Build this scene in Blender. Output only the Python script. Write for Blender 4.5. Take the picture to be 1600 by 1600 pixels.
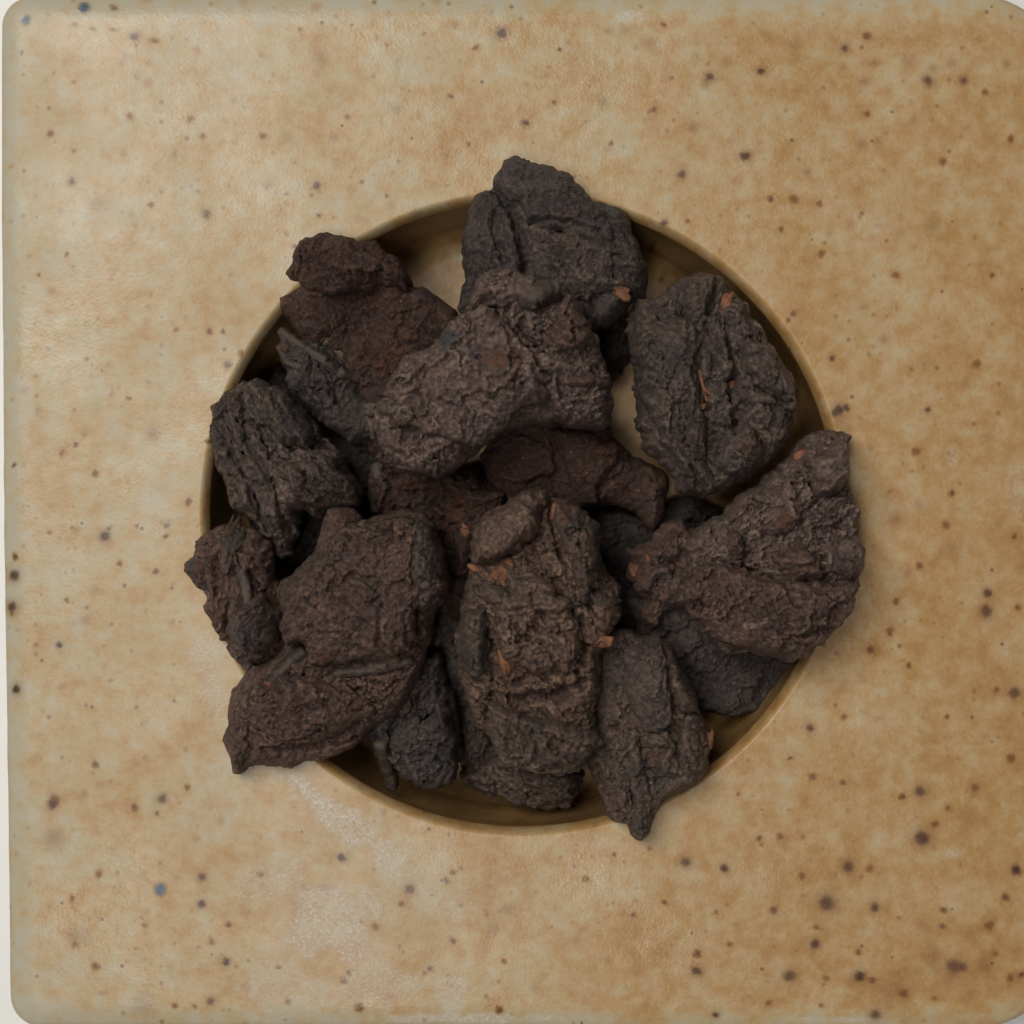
import bpy, math, random
import numpy as np
from math import radians

# ------------------------------------------------------------------ frame of reference
S = 8.0e-5            # metres for one picture unit on the plate's top face
CAM_H = 3600.0        # camera height above the plate face, in the same units
TABLE_Z = -330.0
R_WELL = 501.0
CX, CY = 17.0, -3.0   # centre of the round well

scene = bpy.context.scene
for o in list(bpy.data.objects):
    bpy.data.objects.remove(o)

# ------------------------------------------------------------------ camera
cam_data = bpy.data.cameras.new('camera')
cam = bpy.data.objects.new('camera', cam_data)
scene.collection.objects.link(cam)
cam.location = (0, 0, CAM_H * S)
cam.rotation_euler = (0, 0, 0)
cam_data.sensor_width = 36.0
cam_data.lens = 36.0 * CAM_H / 1600.0
cam_data.clip_start = 0.01
cam_data.clip_end = 50
cam_data.dof.use_dof = True
cam_data.dof.focus_distance = (CAM_H - 55) * S
cam_data.dof.aperture_fstop = 20
scene.camera = cam

# ------------------------------------------------------------------ room light and window light
world = bpy.data.worlds.new('World')
scene.world = world
world.use_nodes = True
bg = world.node_tree.nodes['Background']
bg.inputs[0].default_value = (0.95, 0.97, 1.0, 1)
bg.inputs[1].default_value = 0.10


def area(name, loc, target, sx, sy, power, col):
    d = bpy.data.lights.new(name, 'AREA')
    d.shape = 'RECTANGLE'
    d.size = sx
    d.size_y = sy
    d.energy = power
    d.color = col
    o = bpy.data.objects.new(name, d)
    scene.collection.objects.link(o)
    o.location = loc
    v = np.array(loc) - np.array(target)
    from mathutils import Vector
    o.rotation_euler = Vector(v).to_track_quat('Z', 'Y').to_euler()
    return o


area('window_light', (-0.34, 0.30, 1.15), (0, 0, 0), 0.46, 0.56, 13.2, (1.0, 0.975, 0.925))
area('low_window_light', (-0.105, -0.205, 0.95), (0, 0, 0), 0.09, 0.20, 2.2, (1.0, 0.98, 0.96))

scene.view_settings.view_transform = 'Standard'
scene.view_settings.look = 'None'
scene.view_settings.exposure = -0.22
scene.view_settings.gamma = 1.0
scene.render.resolution_x = 1024
scene.render.resolution_y = 1024


# ------------------------------------------------------------------ numpy noise
def _hash(ix, iy, seed):
    h = (ix.astype(np.int64) * 374761393 + iy.astype(np.int64) * 668265263 + seed * 1442695041) & 0xFFFFFFFF
    h = ((h ^ (h >> 13)) * 1274126177) & 0xFFFFFFFF
    h = ((h ^ (h >> 16)) * 2246822519) & 0xFFFFFFFF
    h = h ^ (h >> 13)
    return (h & 0xFFFFFF) / float(0xFFFFFF)


def gnoise(x, y, seed=0):
    ix = np.floor(x)
    iy = np.floor(y)
    fx = x - ix
    fy = y - iy
    u = fx * fx * fx * (fx * (fx * 6 - 15) + 10)
    v = fy * fy * fy * (fy * (fy * 6 - 15) + 10)

    def g(dx, dy):
        a = _hash(ix + dx, iy + dy, seed) * (2 * math.pi)
        return np.cos(a) * (fx - dx) + np.sin(a) * (fy - dy)
    n = (g(0, 0) * (1 - u) + g(1, 0) * u) * (1 - v) + (g(0, 1) * (1 - u) + g(1, 1) * u) * v
    return n * 1.5


def fbm(x, y, size, seed=0, octs=4, gain=0.5):
    t = 0
    a = 1.0
    f = 1.0 / size
    for k in range(octs):
        t = t + a * gnoise(x * f, y * f, seed + 17 * k)
        a *= gain
        f *= 2.03
    return t


def ridged(x, y, size, seed=0, octs=4, gain=0.55):
    t = 0
    a = 1.0
    s = 0
    f = 1.0 / size
    for k in range(octs):
        n = 1 - np.abs(gnoise(x * f, y * f, seed + 31 * k)) * 1.8
        t = t + a * n * n
        s += a
        a *= gain
        f *= 2.1
    return t / s


def leafcells(x, y, size, seed, ang=0.0, aniso=1.6, tilt=0.5, spread=0.6):
    """overlapping tilted pads: the highest wins, sharp seams where pads meet"""
    c, s = math.cos(ang), math.sin(ang)
    u = (x * c + y * s) / (size * aniso)
    v = (-x * s + y * c) / size
    iu = np.floor(u)
    iv = np.floor(v)
    best = np.full(u.shape, -9.0)
    second = np.full(u.shape, -9.0)
    for du in (-1, 0, 1):
        for dv in (-1, 0, 1):
            a, b = iu + du, iv + dv
            px = a + _hash(a, b, seed)
            py = b + _hash(a, b, seed + 1)
            hh = _hash(a, b, seed + 2) * spread
            ta = _hash(a, b, seed + 3) * 2 * math.pi
            ddx, ddy = u - px, v - py
            ra = (_hash(a, b, seed + 4) - 0.5) * 1.6
            rx = ddx * np.cos(ra) + ddy * np.sin(ra)
            ry = -ddx * np.sin(ra) + ddy * np.cos(ra)
            h = hh + tilt * (np.cos(ta) * ddx + np.sin(ta) * ddy) - (0.55 * rx * rx + 1.15 * ry * ry)
            up = h > best
            second = np.where(up, best, np.maximum(second, h))
            best = np.where(up, h, best)
    return best, best - second


def flakes(x, y, size, seed, ang=0.0, aniso=1.5, dens=1.0):
    """torn leaf pieces lying over one another: the piece laid last wins, its edge is a step"""
    c, s = math.cos(ang), math.sin(ang)
    u = (x * c + y * s) / (size * aniso)
    v = (-x * s + y * c) / size
    iu = np.floor(u)
    iv = np.floor(v)
    pri = np.zeros(u.shape)
    out = np.zeros(u.shape)
    idc = np.zeros(u.shape)
    edge = np.ones(u.shape)
    for du in (-1, 0, 1):
        for dv in (-1, 0, 1):
            a, b = iu + du, iv + dv
            dx = u - (a + 0.15 + 0.7 * _hash(a, b, seed))
            dy = v - (b + 0.15 + 0.7 * _hash(a, b, seed + 1))
            ra = (_hash(a, b, seed + 2) - 0.5) * 2.2
            rx = dx * np.cos(ra) + dy * np.sin(ra)
            ry = -dx * np.sin(ra) + dy * np.cos(ra)
            rad = (0.45 + 0.40 * _hash(a, b, seed + 3)) * dens
            q = (np.abs(rx / (rad * 1.15)) ** 2.6 + np.abs(ry / (rad * 0.8)) ** 2.6) ** (1 / 2.6)
            p = _hash(a, b, seed + 4)
            ta = _hash(a, b, seed + 5) * 2 * math.pi
            h = 0.35 + 0.65 * p + 0.75 * (np.cos(ta) * dx + np.sin(ta) * dy) + 0.10 * q ** 5
            win = (q < 1) & (p > pri)
            pri = np.where(win, p, pri)
            out = np.where(win, h, out)
            idc = np.where(win, _hash(a, b, seed + 6), idc)
            edge = np.where(win, 1 - q, edge)
    return out, idc, edge


def sstep(a, b, x):
    t = np.clip((x - a) / (b - a), 0, 1)
    return t * t * (3 - 2 * t)


def seg_dist(x, y, pts, closed):
    P = np.array(pts, float)
    Q = np.roll(P, -1, axis=0) if closed else P[1:]
    if not closed:
        P = P[:-1]
    best = np.full(x.shape, 1e18)
    for (ax, ay), (bx, by) in zip(P, Q):
        dx, dy = bx - ax, by - ay
        L = dx * dx + dy * dy + 1e-9
        t = np.clip(((x - ax) * dx + (y - ay) * dy) / L, 0, 1)
        d = (x - ax - t * dx) ** 2 + (y - ay - t * dy) ** 2
        best = np.minimum(best, d)
    return np.sqrt(best)


def poly_sdf(x, y, pts):
    """positive inside"""
    P = np.array(pts, float)
    Q = np.roll(P, -1, axis=0)
    ins = np.zeros(x.shape, bool)
    for (ax, ay), (bx, by) in zip(P, Q):
        if ay == by:
            continue
        c = ((ay > y) != (by > y)) & (x < (bx - ax) * (y - ay) / (by - ay) + ax)
        ins ^= c
    d = seg_dist(x, y, pts, True)
    return np.where(ins, d, -d)


def chaikin(pts, n=1):
    P = np.array(pts, float)
    for _ in range(n):
        Q = np.roll(P, -1, axis=0)
        a = P * 0.88 + Q * 0.12
        b = P * 0.12 + Q * 0.88
        P = np.empty((len(a) * 2, 2))
        P[0::2] = a
        P[1::2] = b
    return P


def U(pts):
    """picture units (y down, origin top left) to plate units (y up, origin in the middle)"""
    return [(p[0] - 800.0, 800.0 - p[1]) for p in pts]


# ------------------------------------------------------------------ mesh helper
def make_mesh(name, verts, quads, mat, cols=None, smooth=True, extra=None):
    me = bpy.data.meshes.new(name)
    nv, nq = len(verts), len(quads)
    k = quads.shape[1]
    me.vertices.add(nv)
    me.vertices.foreach_set('co', np.ascontiguousarray(verts, dtype=np.float32).ravel())
    me.loops.add(nq * k)
    me.loops.foreach_set('vertex_index', np.ascontiguousarray(quads, dtype=np.int32).ravel())
    me.polygons.add(nq)
    me.polygons.foreach_set('loop_start', np.arange(0, nq * k, k, dtype=np.int32))
    try:
        me.polygons.foreach_set('loop_total', np.full(nq, k, dtype=np.int32))
    except Exception:
        pass
    me.polygons.foreach_set('use_smooth', np.full(nq, smooth, dtype=bool))
    me.update(calc_edges=True)
    me.validate(clean_customdata=False)
    if cols is not None and len(me.vertices) == nv:
        at = me.color_attributes.new('marks', 'FLOAT_COLOR', 'POINT')
        at.data.foreach_set('color', np.ascontiguousarray(cols, dtype=np.float32).ravel())
    if extra is not None and len(me.vertices) == nv:
        at = me.attributes.new('painted_sheen', 'FLOAT', 'POINT')
        at.data.foreach_set('value', np.ascontiguousarray(extra, dtype=np.float32))
    me.materials.append(mat)
    return me


def link(name, me, parent=None):
    o = bpy.data.objects.new(name, me)
    scene.collection.objects.link(o)
    if parent is not None:
        o.parent = parent
    return o


# ------------------------------------------------------------------ material helpers
class NT:
    def __init__(self, name):
        self.m = bpy.data.materials.new(name)
        self.m.use_nodes = True
        self.t = self.m.node_tree
        self.b = self.t.nodes['Principled BSDF']
        self.out = self.t.nodes['Material Output']

    def n(self, typ, **kw):
        nd = self.t.nodes.new(typ)
        for k, v in kw.items():
            setattr(nd, k, v)
        return nd

    def l(self, a, b):
        self.t.links.new(a, b)

    def coord(self):
        return self.n('ShaderNodeTexCoord').outputs['Object']

    def noise(self, scale, detail=4, rough=0.55, vec=None, dist=0.0):
        nd = self.n('ShaderNodeTexNoise')
        nd.inputs['Scale'].default_value = scale
        nd.inputs['Detail'].default_value = detail
        nd.inputs['Roughness'].default_value = rough
        nd.inputs['Distortion'].default_value = dist
        if vec is not None:
            self.l(vec, nd.inputs['Vector'])
        return nd.outputs['Fac']

    def ramp(self, fac, stops):
        r = self.n('ShaderNodeValToRGB')
        e = r.color_ramp.elements
        while len(e) > 1:
            e.remove(e[-1])
        for i, (p, c) in enumerate(stops):
            if not isinstance(c, tuple):
                c = (c, c, c)
            if i == 0:
                e[0].position = p
                e[0].color = c + (1,)
            else:
                x = e.new(p)
                x.color = c + (1,)
        self.l(fac, r.inputs['Fac'])
        return r.outputs['Color']

    def mix(self, fac, a, b, blend='MIX'):
        m = self.n('ShaderNodeMix', data_type='RGBA', blend_type=blend)
        for v, i in ((fac, 0), (a, 6), (b, 7)):
            if isinstance(v, (int, float)):
                m.inputs[i].default_value = v
            elif isinstance(v, tuple):
                m.inputs[i].default_value = v + (1,)
            else:
                self.l(v, m.inputs[i])
        return m.outputs[2]

    def math(self, op, a, b=0.0, clamp=False):
        m = self.n('ShaderNodeMath', operation=op, use_clamp=clamp)
        for v, i in ((a, 0), (b, 1)):
            if isinstance(v, (int, float)):
                m.inputs[i].default_value = v
            else:
                self.l(v, m.inputs[i])
        return m.outputs[0]

    def bump(self, h, strength, dist, nrm=None):
        b = self.n('ShaderNodeBump')
        b.inputs['Strength'].default_value = strength
        b.inputs['Distance'].default_value = dist
        self.l(h, b.inputs['Height'])
        if nrm is not None:
            self.l(nrm, b.inputs['Normal'])
        return b.outputs['Normal']


def tea_material(name, tint, pale):
    k = NT(name)
    vec = k.coord()
    att = k.n('ShaderNodeAttribute', attribute_name='marks')
    sep = k.n('ShaderNodeSeparateColor')
    k.l(att.outputs['Color'], sep.inputs[0])
    rust, wear, dust = sep.outputs[0], sep.outputs[1], sep.outputs[2]
    n1 = k.noise(260, 5, 0.6, vec)
    n2 = k.noise(1500, 6, 0.68, vec, 0.3)
    n3 = k.noise(4600, 4, 0.7, vec)
    tr, tg, tb = tint
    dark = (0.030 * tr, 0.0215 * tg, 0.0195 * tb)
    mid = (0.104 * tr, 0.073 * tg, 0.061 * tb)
    f = k.math('ADD', k.math('MULTIPLY', n1, 0.75), k.math('MULTIPLY', att.outputs['Alpha'], 0.5))
    c = k.mix(k.ramp(f, [(0.45, 0.0), (0.80, 1.0)]), dark, mid)
    c = k.mix(k.ramp(n2, [(0.45, 0.0), (0.68, 0.95)]), c, (0.21 * tr * pale, 0.150 * tg * pale, 0.120 * tb * pale))
    c = k.mix(k.math('MULTIPLY', wear, k.ramp(n2, [(0.3, 0.25), (0.6, 1.0)])), c, (0.29 * tr * pale, 0.21 * tg * pale, 0.160 * tb * pale))
    c = k.mix(k.math('MULTIPLY', dust, k.ramp(n2, [(0.3, 0.4), (0.6, 1.0)])), c, (0.070, 0.073, 0.077))
    c = k.mix(k.math('MULTIPLY', rust, k.ramp(n2, [(0.3, 0.35), (0.6, 1.0)])), c, (0.165, 0.064, 0.030))
    c = k.mix(1.0, c, k.ramp(n3, [(0.34, 0.62), (0.50, 1.0), (0.68, 1.0)]), 'MULTIPLY')
    c = k.mix(k.ramp(n3, [(0.58, 0.0), (0.72, 0.35)]), c, (0.20 * tr, 0.15 * tg, 0.12 * tb))
    # pale dust grains
    vo = k.n('ShaderNodeTexVoronoi')
    vo.inputs['Scale'].default_value = 1500
    k.l(vec, vo.inputs['Vector'])
    sepc = k.n('ShaderNodeSeparateColor')
    k.l(vo.outputs['Color'], sepc.inputs[0])
    g = k.math('MULTIPLY', k.math('LESS_THAN', vo.outputs['Distance'], 0.16), k.math('GREATER_THAN', sepc.outputs[0], 0.965))
    c = k.mix(k.math('MULTIPLY', g, 0.8), c, (0.35, 0.30, 0.25))
    k.l(c, k.b.inputs['Base Color'])
    k.b.inputs['Roughness'].default_value = 0.62
    k.b.inputs['Specular IOR Level'].default_value = 0.34
    hb = k.math('ADD', k.math('MULTIPLY', n2, 1.0), k.math('MULTIPLY', n3, 0.75))
    k.l(k.bump(hb, 1.0, 0.00058), k.b.inputs['Normal'])
    return k.m


def plain_material(name, c1, c2, scale, rough, bump, warp=0.5):
    k = NT(name)
    vec = k.coord()
    n = k.noise(scale, 5, 0.6, vec, warp)
    k.l(k.mix(k.ramp(n, [(0.35, 0.0), (0.65, 1.0)]), c1, c2), k.b.inputs['Base Color'])
    k.b.inputs['Roughness'].default_value = rough
    k.b.inputs['Specular IOR Level'].default_value = 0.3
    k.l(k.bump(k.noise(scale * 2.2, 5, 0.65, vec), 0.7, bump), k.b.inputs['Normal'])
    return k.m


def glaze_material():
    k = NT('speckled_glaze')
    vec = k.coord()
    att = k.n('ShaderNodeAttribute', attribute_name='marks')
    sep = k.n('ShaderNodeSeparateColor')
    k.l(att.outputs['Color'], sep.inputs[0])
    dark, rust, amber = sep.outputs[0], sep.outputs[1], sep.outputs[2]
    blue = att.outputs['Alpha']
    n1 = k.noise(130, 5, 0.62, vec, 0.2)
    n2 = k.noise(430, 5, 0.65, vec, 0.1)
    n3 = k.noise(1500, 4, 0.6, vec)
    f = k.math('ADD', k.math('MULTIPLY', n1, 0.28), k.math('MULTIPLY', n2, 0.58))
    f = k.math('ADD', f, 0.07)
    f = k.math('ADD', f, k.math('MULTIPLY', k.math('SUBTRACT', amber, 0.5), 0.38))
    f = k.math('ADD', f, k.math('MULTIPLY', k.math('SUBTRACT', n3, 0.5), 0.12))
    c = k.ramp(f, [(0.28, (0.41, 0.372, 0.280)), (0.41, (0.415, 0.338, 0.215)), (0.51, (0.410, 0.290, 0.150)),
                   (0.63, (0.375, 0.222, 0.088)), (0.80, (0.29, 0.150, 0.048))])
    # fine brown fleck
    v = k.n('ShaderNodeTexVoronoi')
    v.inputs['Scale'].default_value = 330
    k.l(vec, v.inputs['Vector'])
    s2 = k.n('ShaderNodeSeparateColor')
    k.l(v.outputs['Color'], s2.inputs[0])
    fl = k.math('MULTIPLY', k.ramp(v.outputs['Distance'], [(0.08, 1.0), (0.30, 0.0)]), k.ramp(s2.outputs[0], [(0.76, 0.0), (1.0, 0.70)]))
    c = k.mix(fl, c, (0.30, 0.15, 0.06))
    v = k.n('ShaderNodeTexVoronoi')
    v.inputs['Scale'].default_value = 640
    k.l(vec, v.inputs['Vector'])
    s4 = k.n('ShaderNodeSeparateColor')
    k.l(v.outputs['Color'], s4.inputs[0])
    fl = k.math('MULTIPLY', k.ramp(v.outputs['Distance'], [(0.10, 1.0), (0.28, 0.0)]), k.ramp(s4.outputs[0], [(0.78, 0.0), (1.0, 0.85)]))
    c = k.mix(fl, c, (0.20, 0.095, 0.035))
    # pin holes
    v = k.n('ShaderNodeTexVoronoi')
    v.inputs['Scale'].default_value = 800
    k.l(vec, v.inputs['Vector'])
    s3 = k.n('ShaderNodeSeparateColor')
    k.l(v.outputs['Color'], s3.inputs[0])
    ph = k.math('MULTIPLY', k.math('LESS_THAN', v.outputs['Distance'], 0.20), k.math('GREATER_THAN', s3.outputs[0], 0.985))
    c = k.mix(k.math('MULTIPLY', ph, 0.7), c, (0.10, 0.07, 0.045))
    c = k.mix(rust, c, (0.17, 0.066, 0.022))
    c = k.mix(dark, c, (0.060, 0.028, 0.018))
    c = k.mix(blue, c, (0.075, 0.105, 0.135))
    sheen_fac = k.n('ShaderNodeAttribute', attribute_name='painted_sheen').outputs['Fac']  # whitish flecks stand in for the sparkling reflection, painted as colour
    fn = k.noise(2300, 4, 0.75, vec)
    fm = k.math('MULTIPLY', k.ramp(k.math('ADD', fn, k.math('MULTIPLY', sheen_fac, 0.16)), [(0.54, 0.0), (0.76, 1.0)]), sheen_fac)
    c = k.mix(k.math('MULTIPLY', sheen_fac, 0.22), c, (0.50, 0.46, 0.40))
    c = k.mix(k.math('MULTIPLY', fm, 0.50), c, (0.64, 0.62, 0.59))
    k.l(c, k.b.inputs['Base Color'])
    k.l(k.ramp(k.noise(70, 3, 0.5, vec), [(0.35, 0.22), (0.65, 0.42)]), k.b.inputs['Roughness'])
    k.b.inputs['Specular IOR Level'].default_value = 0.26
    h = k.math('ADD', k.math('MULTIPLY', k.noise(900, 2, 0.5, vec), 0.4), k.math('MULTIPLY', k.noise(2400, 3, 0.65, vec), 0.55))
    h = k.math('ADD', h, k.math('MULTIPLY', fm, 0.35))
    nn = k.bump(h, 0.36, 0.00020)
    nn = k.bump(k.noise(60, 2, 0.5, vec), 0.25, 0.0005, nn)
    k.l(nn, k.b.inputs['Normal'])
    return k.m


M_TEA = [tea_material('tea_leaf_dark_brown', (1.0, 1.0, 1.0), 1.0), tea_material('tea_leaf_chocolate', (1.18, 0.98, 0.92), 0.95),
         tea_material('tea_leaf_slate', (0.86, 0.92, 1.0), 0.75), tea_material('tea_leaf_ochre', (1.30, 1.14, 1.00), 1.15),
         tea_material('tea_leaf_olive', (1.08, 1.02, 0.95), 1.0), tea_material('tea_leaf_mauve_brown', (1.26, 1.19, 1.20), 1.25),
         tea_material('tea_leaf_painted_shade', (0.42, 0.43, 0.44), 0.6),  # near-black version for deep lumps: shade of the gaps put into the colour
         tea_material('tea_leaf_dark_red', (0.80, 0.60, 0.54), 0.8)]
M_STEM = plain_material('stem_bark', (0.035, 0.026, 0.022), (0.085, 0.062, 0.046), 900, 0.6, 0.0003)
M_PALE = plain_material('stem_pale', (0.06, 0.044, 0.034), (0.135, 0.098, 0.070), 900, 0.65, 0.0003)
M_ORANGE = plain_material('leaf_flesh_orange', (0.08, 0.034, 0.018), (0.24, 0.094, 0.045), 700, 0.7, 0.0003)
M_GLAZE = glaze_material()

# ------------------------------------------------------------------ table
km = NT('white_tabletop')
vec = km.coord()
km.l(km.mix(km.noise(30, 4, 0.5, vec), (0.70, 0.69, 0.66), (0.78, 0.77, 0.74)), km.b.inputs['Base Color'])
km.b.inputs['Roughness'].default_value = 0.5
a = 3.0
me = make_mesh('tabletop', np.array([(-a, -a, 0), (a, -a, 0), (a, a, 0), (-a, a, 0)]), np.array([[0, 1, 2, 3]]), km.m, smooth=False)
tb = link('tabletop', me)
tb.location = (0, 0, TABLE_Z * S)
tb['kind'] = 'structure'
tb['label'] = 'plain white tabletop under the square plate'

# ------------------------------------------------------------------ plate
# outer outline of the plate's face in picture units
def outer_outline():
    pts = []

    def arc(cx, cy, rx, ry, a0, a1, n):
        for i in range(n + 1):
            t = radians(a0 + (a1 - a0) * i / n)
            pts.append((cx + rx * math.cos(t), cy - ry * math.sin(t)))
    # clockwise in the picture, starting on the left
    arc(51, 44, 46, 46, 180, 90, 10)
    pts.append((400, -3)); pts.append((900, -5)); pts.append((1300, -4))
    arc(1520, 110, 130, 116, 90, 0, 12)
    pts.append((1651, 500)); pts.append((1652, 900))
    arc(1520, 1488, 132, 116, 0, -90, 12)
    pts.append((1200, 1608)); pts.append((700, 1603)); pts.append((300, 1602))
    arc(70, 1553, 51, 49, -90, -180, 10)
    pts.append((14, 1200)); pts.append((8, 800)); pts.append((5, 400))
    return np.array(U(pts)) * 1.0085


def ray_outline(th, P):
    """distance from the well centre to the outline for each angle"""
    r = np.zeros_like(th)
    Q = np.roll(P, -1, axis=0)
    c, s = np.cos(th), np.sin(th)
    for (ax, ay), (bx, by) in zip(P - [CX, CY], Q - [CX, CY]):
        ex, ey = bx - ax, by - ay
        den = c * ey - s * ex
        den = np.where(np.abs(den) < 1e-9, 1e-9, den)
        t = (ax * ey - ay * ex) / den
        u = (ax * s - ay * c) / den
        ok = (t > 0) & (u >= -1e-6) & (u <= 1 + 1e-6)
        r = np.where(ok, np.maximum(r, t), r)
    return r


# iron spots: x, y, radius, kind (d dark, r rusty, f faint, b blue)
SPOTS = """
41 31 8 b;131 11 9 b;178 12 4 d;210 57 7 d;241 63 7 r;145 45 5 r;176 46 5 r;117 38 5 r;103 96 5 f;212 120 6 f;197 88 5 f;190 98 5 f;232 99 4 f;
79 209 6 r;203 182 7 r;297 186 7 r;318 213 5 r;353 189 4 f;112 284 5 d;236 320 6 r;323 335 7 d;152 318 12 f;194 242 4 f;274 240 5 f;205 336 4 f;239 357 4 f;
366 155 4 f;104 398 4 r;60 430 4 r;411 212 6 r;543 183 3 d;495 290 6 d;499 337 3 d;710 40 4 f;784 52 8 d;743 74 5 r;874 78 4 r;856 118 5 f;822 130 4 f;
865 160 5 r;822 192 6 d;732 225 4 r;698 242 4 f;941 160 7 f;1022 171 6 r;955 224 5 r;1037 39 5 r;951 48 5 f;977 47 5 f;1013 67 9 f;1109 121 7 d;1189 111 6 d;
1088 88 6 f;1136 97 7 f;1083 198 7 f;1076 234 6 f;1142 220 5 f;1164 244 8 d;1065 272 7 d;1152 280 6 f;1235 70 6 f;1320 75 6 d;1316 105 6 f;1355 56 7 r;1450 126 8 d;1506 126 7 d;1539 144 6 r;
1366 100 5 f;1349 127 6 f;1277 146 4 f;1355 178 5 r;1427 188 5 f;1487 99 6 f;1458 107 6 f;1420 95 8 f;1579 217 6 r;1572 100 5 f;1473 252 7 r;1241 311 9 r;1280 318 6 r;1204 311 6 r;1221 359 6 r;1283 396 7 r;
1261 270 5 f;1371 220 6 f;1510 200 5 f;1457 355 9 f;1407 362 6 f;1296 365 4 f;1345 225 8 f;
95 330 4 f;45 400 3 f;153 518 4 f;275 515 5 r;327 518 6 r;348 518 5 r;170 570 4 f;60 640 4 f;201 622 5 r;97 708 7 r;118 695 5 r;132 678 4 f;149 740 7 r;21 727 5 r;164 838 8 d;170 826 4 r;260 821 4 d;259 838 5 r;
295 784 7 r;23 870 7 r;22 900 8 d;187 881 5 r;243 893 6 r;151 922 6 f;18 949 8 d;104 938 4 r;134 970 7 f;93 1008 5 d;25 1077 7 d;60 1150 4 f;268 974 4 f;240 676 10 f;
84 1253 13 r;82 1258 7 d;210 1262 7 r;253 1248 7 d;292 1231 6 r;245 1271 3 d;149 1195 7 r;97 1072 4 f;250 1390 10 b;316 1371 6 d;315 1413 6 d;357 1445 6 r;226 1446 5 r;178 1388 3 f;
112 1404 5 r;120 1465 14 f;117 1476 6 r;149 1510 8 r;154 1366 6 r;331 1472 5 r;353 1503 6 d;329 1565 6 d;273 1572 5 r;304 1572 4 r;225 1568 13 f;160 1552 4 f;132 1240 4 f;85 1310 12 f;
533 1340 7 d;640 1390 7 d;708 1363 6 r;698 1376 6 r;407 1367 6 r;475 1384 5 f;508 1388 9 f;587 1448 6 r;708 1470 6 r;628 1412 5 r;672 1513 6 r;450 1565 5 r;537 1532 7 r;561 1574 9 r;780 1578 8 r;781 1580 4 d;
435 1512 5 r;545 1520 3 d;788 1502 5 r;770 1452 9 f;793 1422 8 f;670 1295 4 r;600 1270 4 f;
915 1373 7 r;1072 1347 8 d;1038 1410 5 r;1119 1425 5 r;1132 1357 6 d;868 1420 5 f;900 1468 6 f;960 1335 4 r;950 1500 5 f;1089 1490 8 r;1089 1517 8 d;1140 1475 5 r;1118 1586 5 d;1010 1570 5 f;1040 1490 6 f;838 1545 6 f;990 1430 5 r;
1266 1138 6 d;1319 1120 6 r;1235 1185 5 r;1186 1310 6 r;1153 1240 4 r;1585 1083 9 d;1557 1078 5 r;1270 1214 7 r;1318 1223 6 r;1438 1237 9 d;1410 1245 7 r;1524 1231 8 r;1481 1262 4 d;1461 1288 7 r;1441 1310 12 d;1325 1354 9 d;1359 1357 7 r;
1219 1307 7 r;1253 1369 6 r;1292 1411 12 d;1367 1418 7 d;1209 1422 6 d;1276 1449 3 d;1274 1475 8 d;1341 1488 6 r;1234 1525 9 d;1343 1526 9 d;1362 1532 6 r;1291 1529 6 r;1368 1586 8 d;1588 1360 8 d;1571 1402 8 r;1546 1446 9 r;1441 1441 8 f;1474 1422 6 r;
1490 1510 11 d;1503 1510 8 d;1412 1553 9 r;1460 1500 14 f;1400 1550 18 f;1579 1528 8 r;1539 1508 9 f;1283 1571 5 r;1473 1447 4 d;1556 1490 5 r;1201 1568 5 r;1460 1560 5 r;1597 1523 5 d;1254 1308 4 r;
1526 569 8 r;1446 570 6 f;1432 706 8 r;1543 685 7 f;1488 771 6 r;1478 820 8 r;1437 884 6 r;1418 895 6 f;1543 927 7 d;1541 955 10 d;1590 950 6 r;1390 985 6 r;1311 641 9 d;1322 637 6 d;1305 645 7 d;1400 810 8 f;1490 860 12 f;1400 940 6 r;1240 490 6 r;1232 500 4 r;1436 790 7 f;
1575 620 9 f;1510 600 6 f;1380 530 6 f;1350 480 6 f;1400 430 7 r;1550 430 5 r;1300 560 4 d;1450 640 4 d;1360 700 4 f;1585 838 5 r;1560 820 6 f;1420 1040 5 r;1360 1015 7 r;1390 990 6 r;1480 1120 5 r;1540 1150 6 f;1350 1060 5 f;1580 1185 8 r;
610 320 5 f;580 395 5 r;690 395 4 r;650 335 8 f;560 340 4 f;440 330 4 f;420 290 6 f;460 255 4 f;360 430 3 f;450 215 8 f;520 215 6 f;620 170 8 f;590 60 4 f;500 90 10 f;850 280 4 r;
1038 348 5 d;1030 365 6 r;1075 345 4 r;1160 470 6 r;1050 410 5 r;340 730 4 d;460 385 4 r;376 551 6 r;355 570 5 d;440 500 3 d;325 690 5 r;
"""
spots = []
for s_ in SPOTS.replace('\n', '').split(';'):
    s_ = s_.split()
    if len(s_) == 4:
        spots.append((float(s_[0]) - 800, 800 - float(s_[1]), float(s_[2]), s_[3]))


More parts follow.
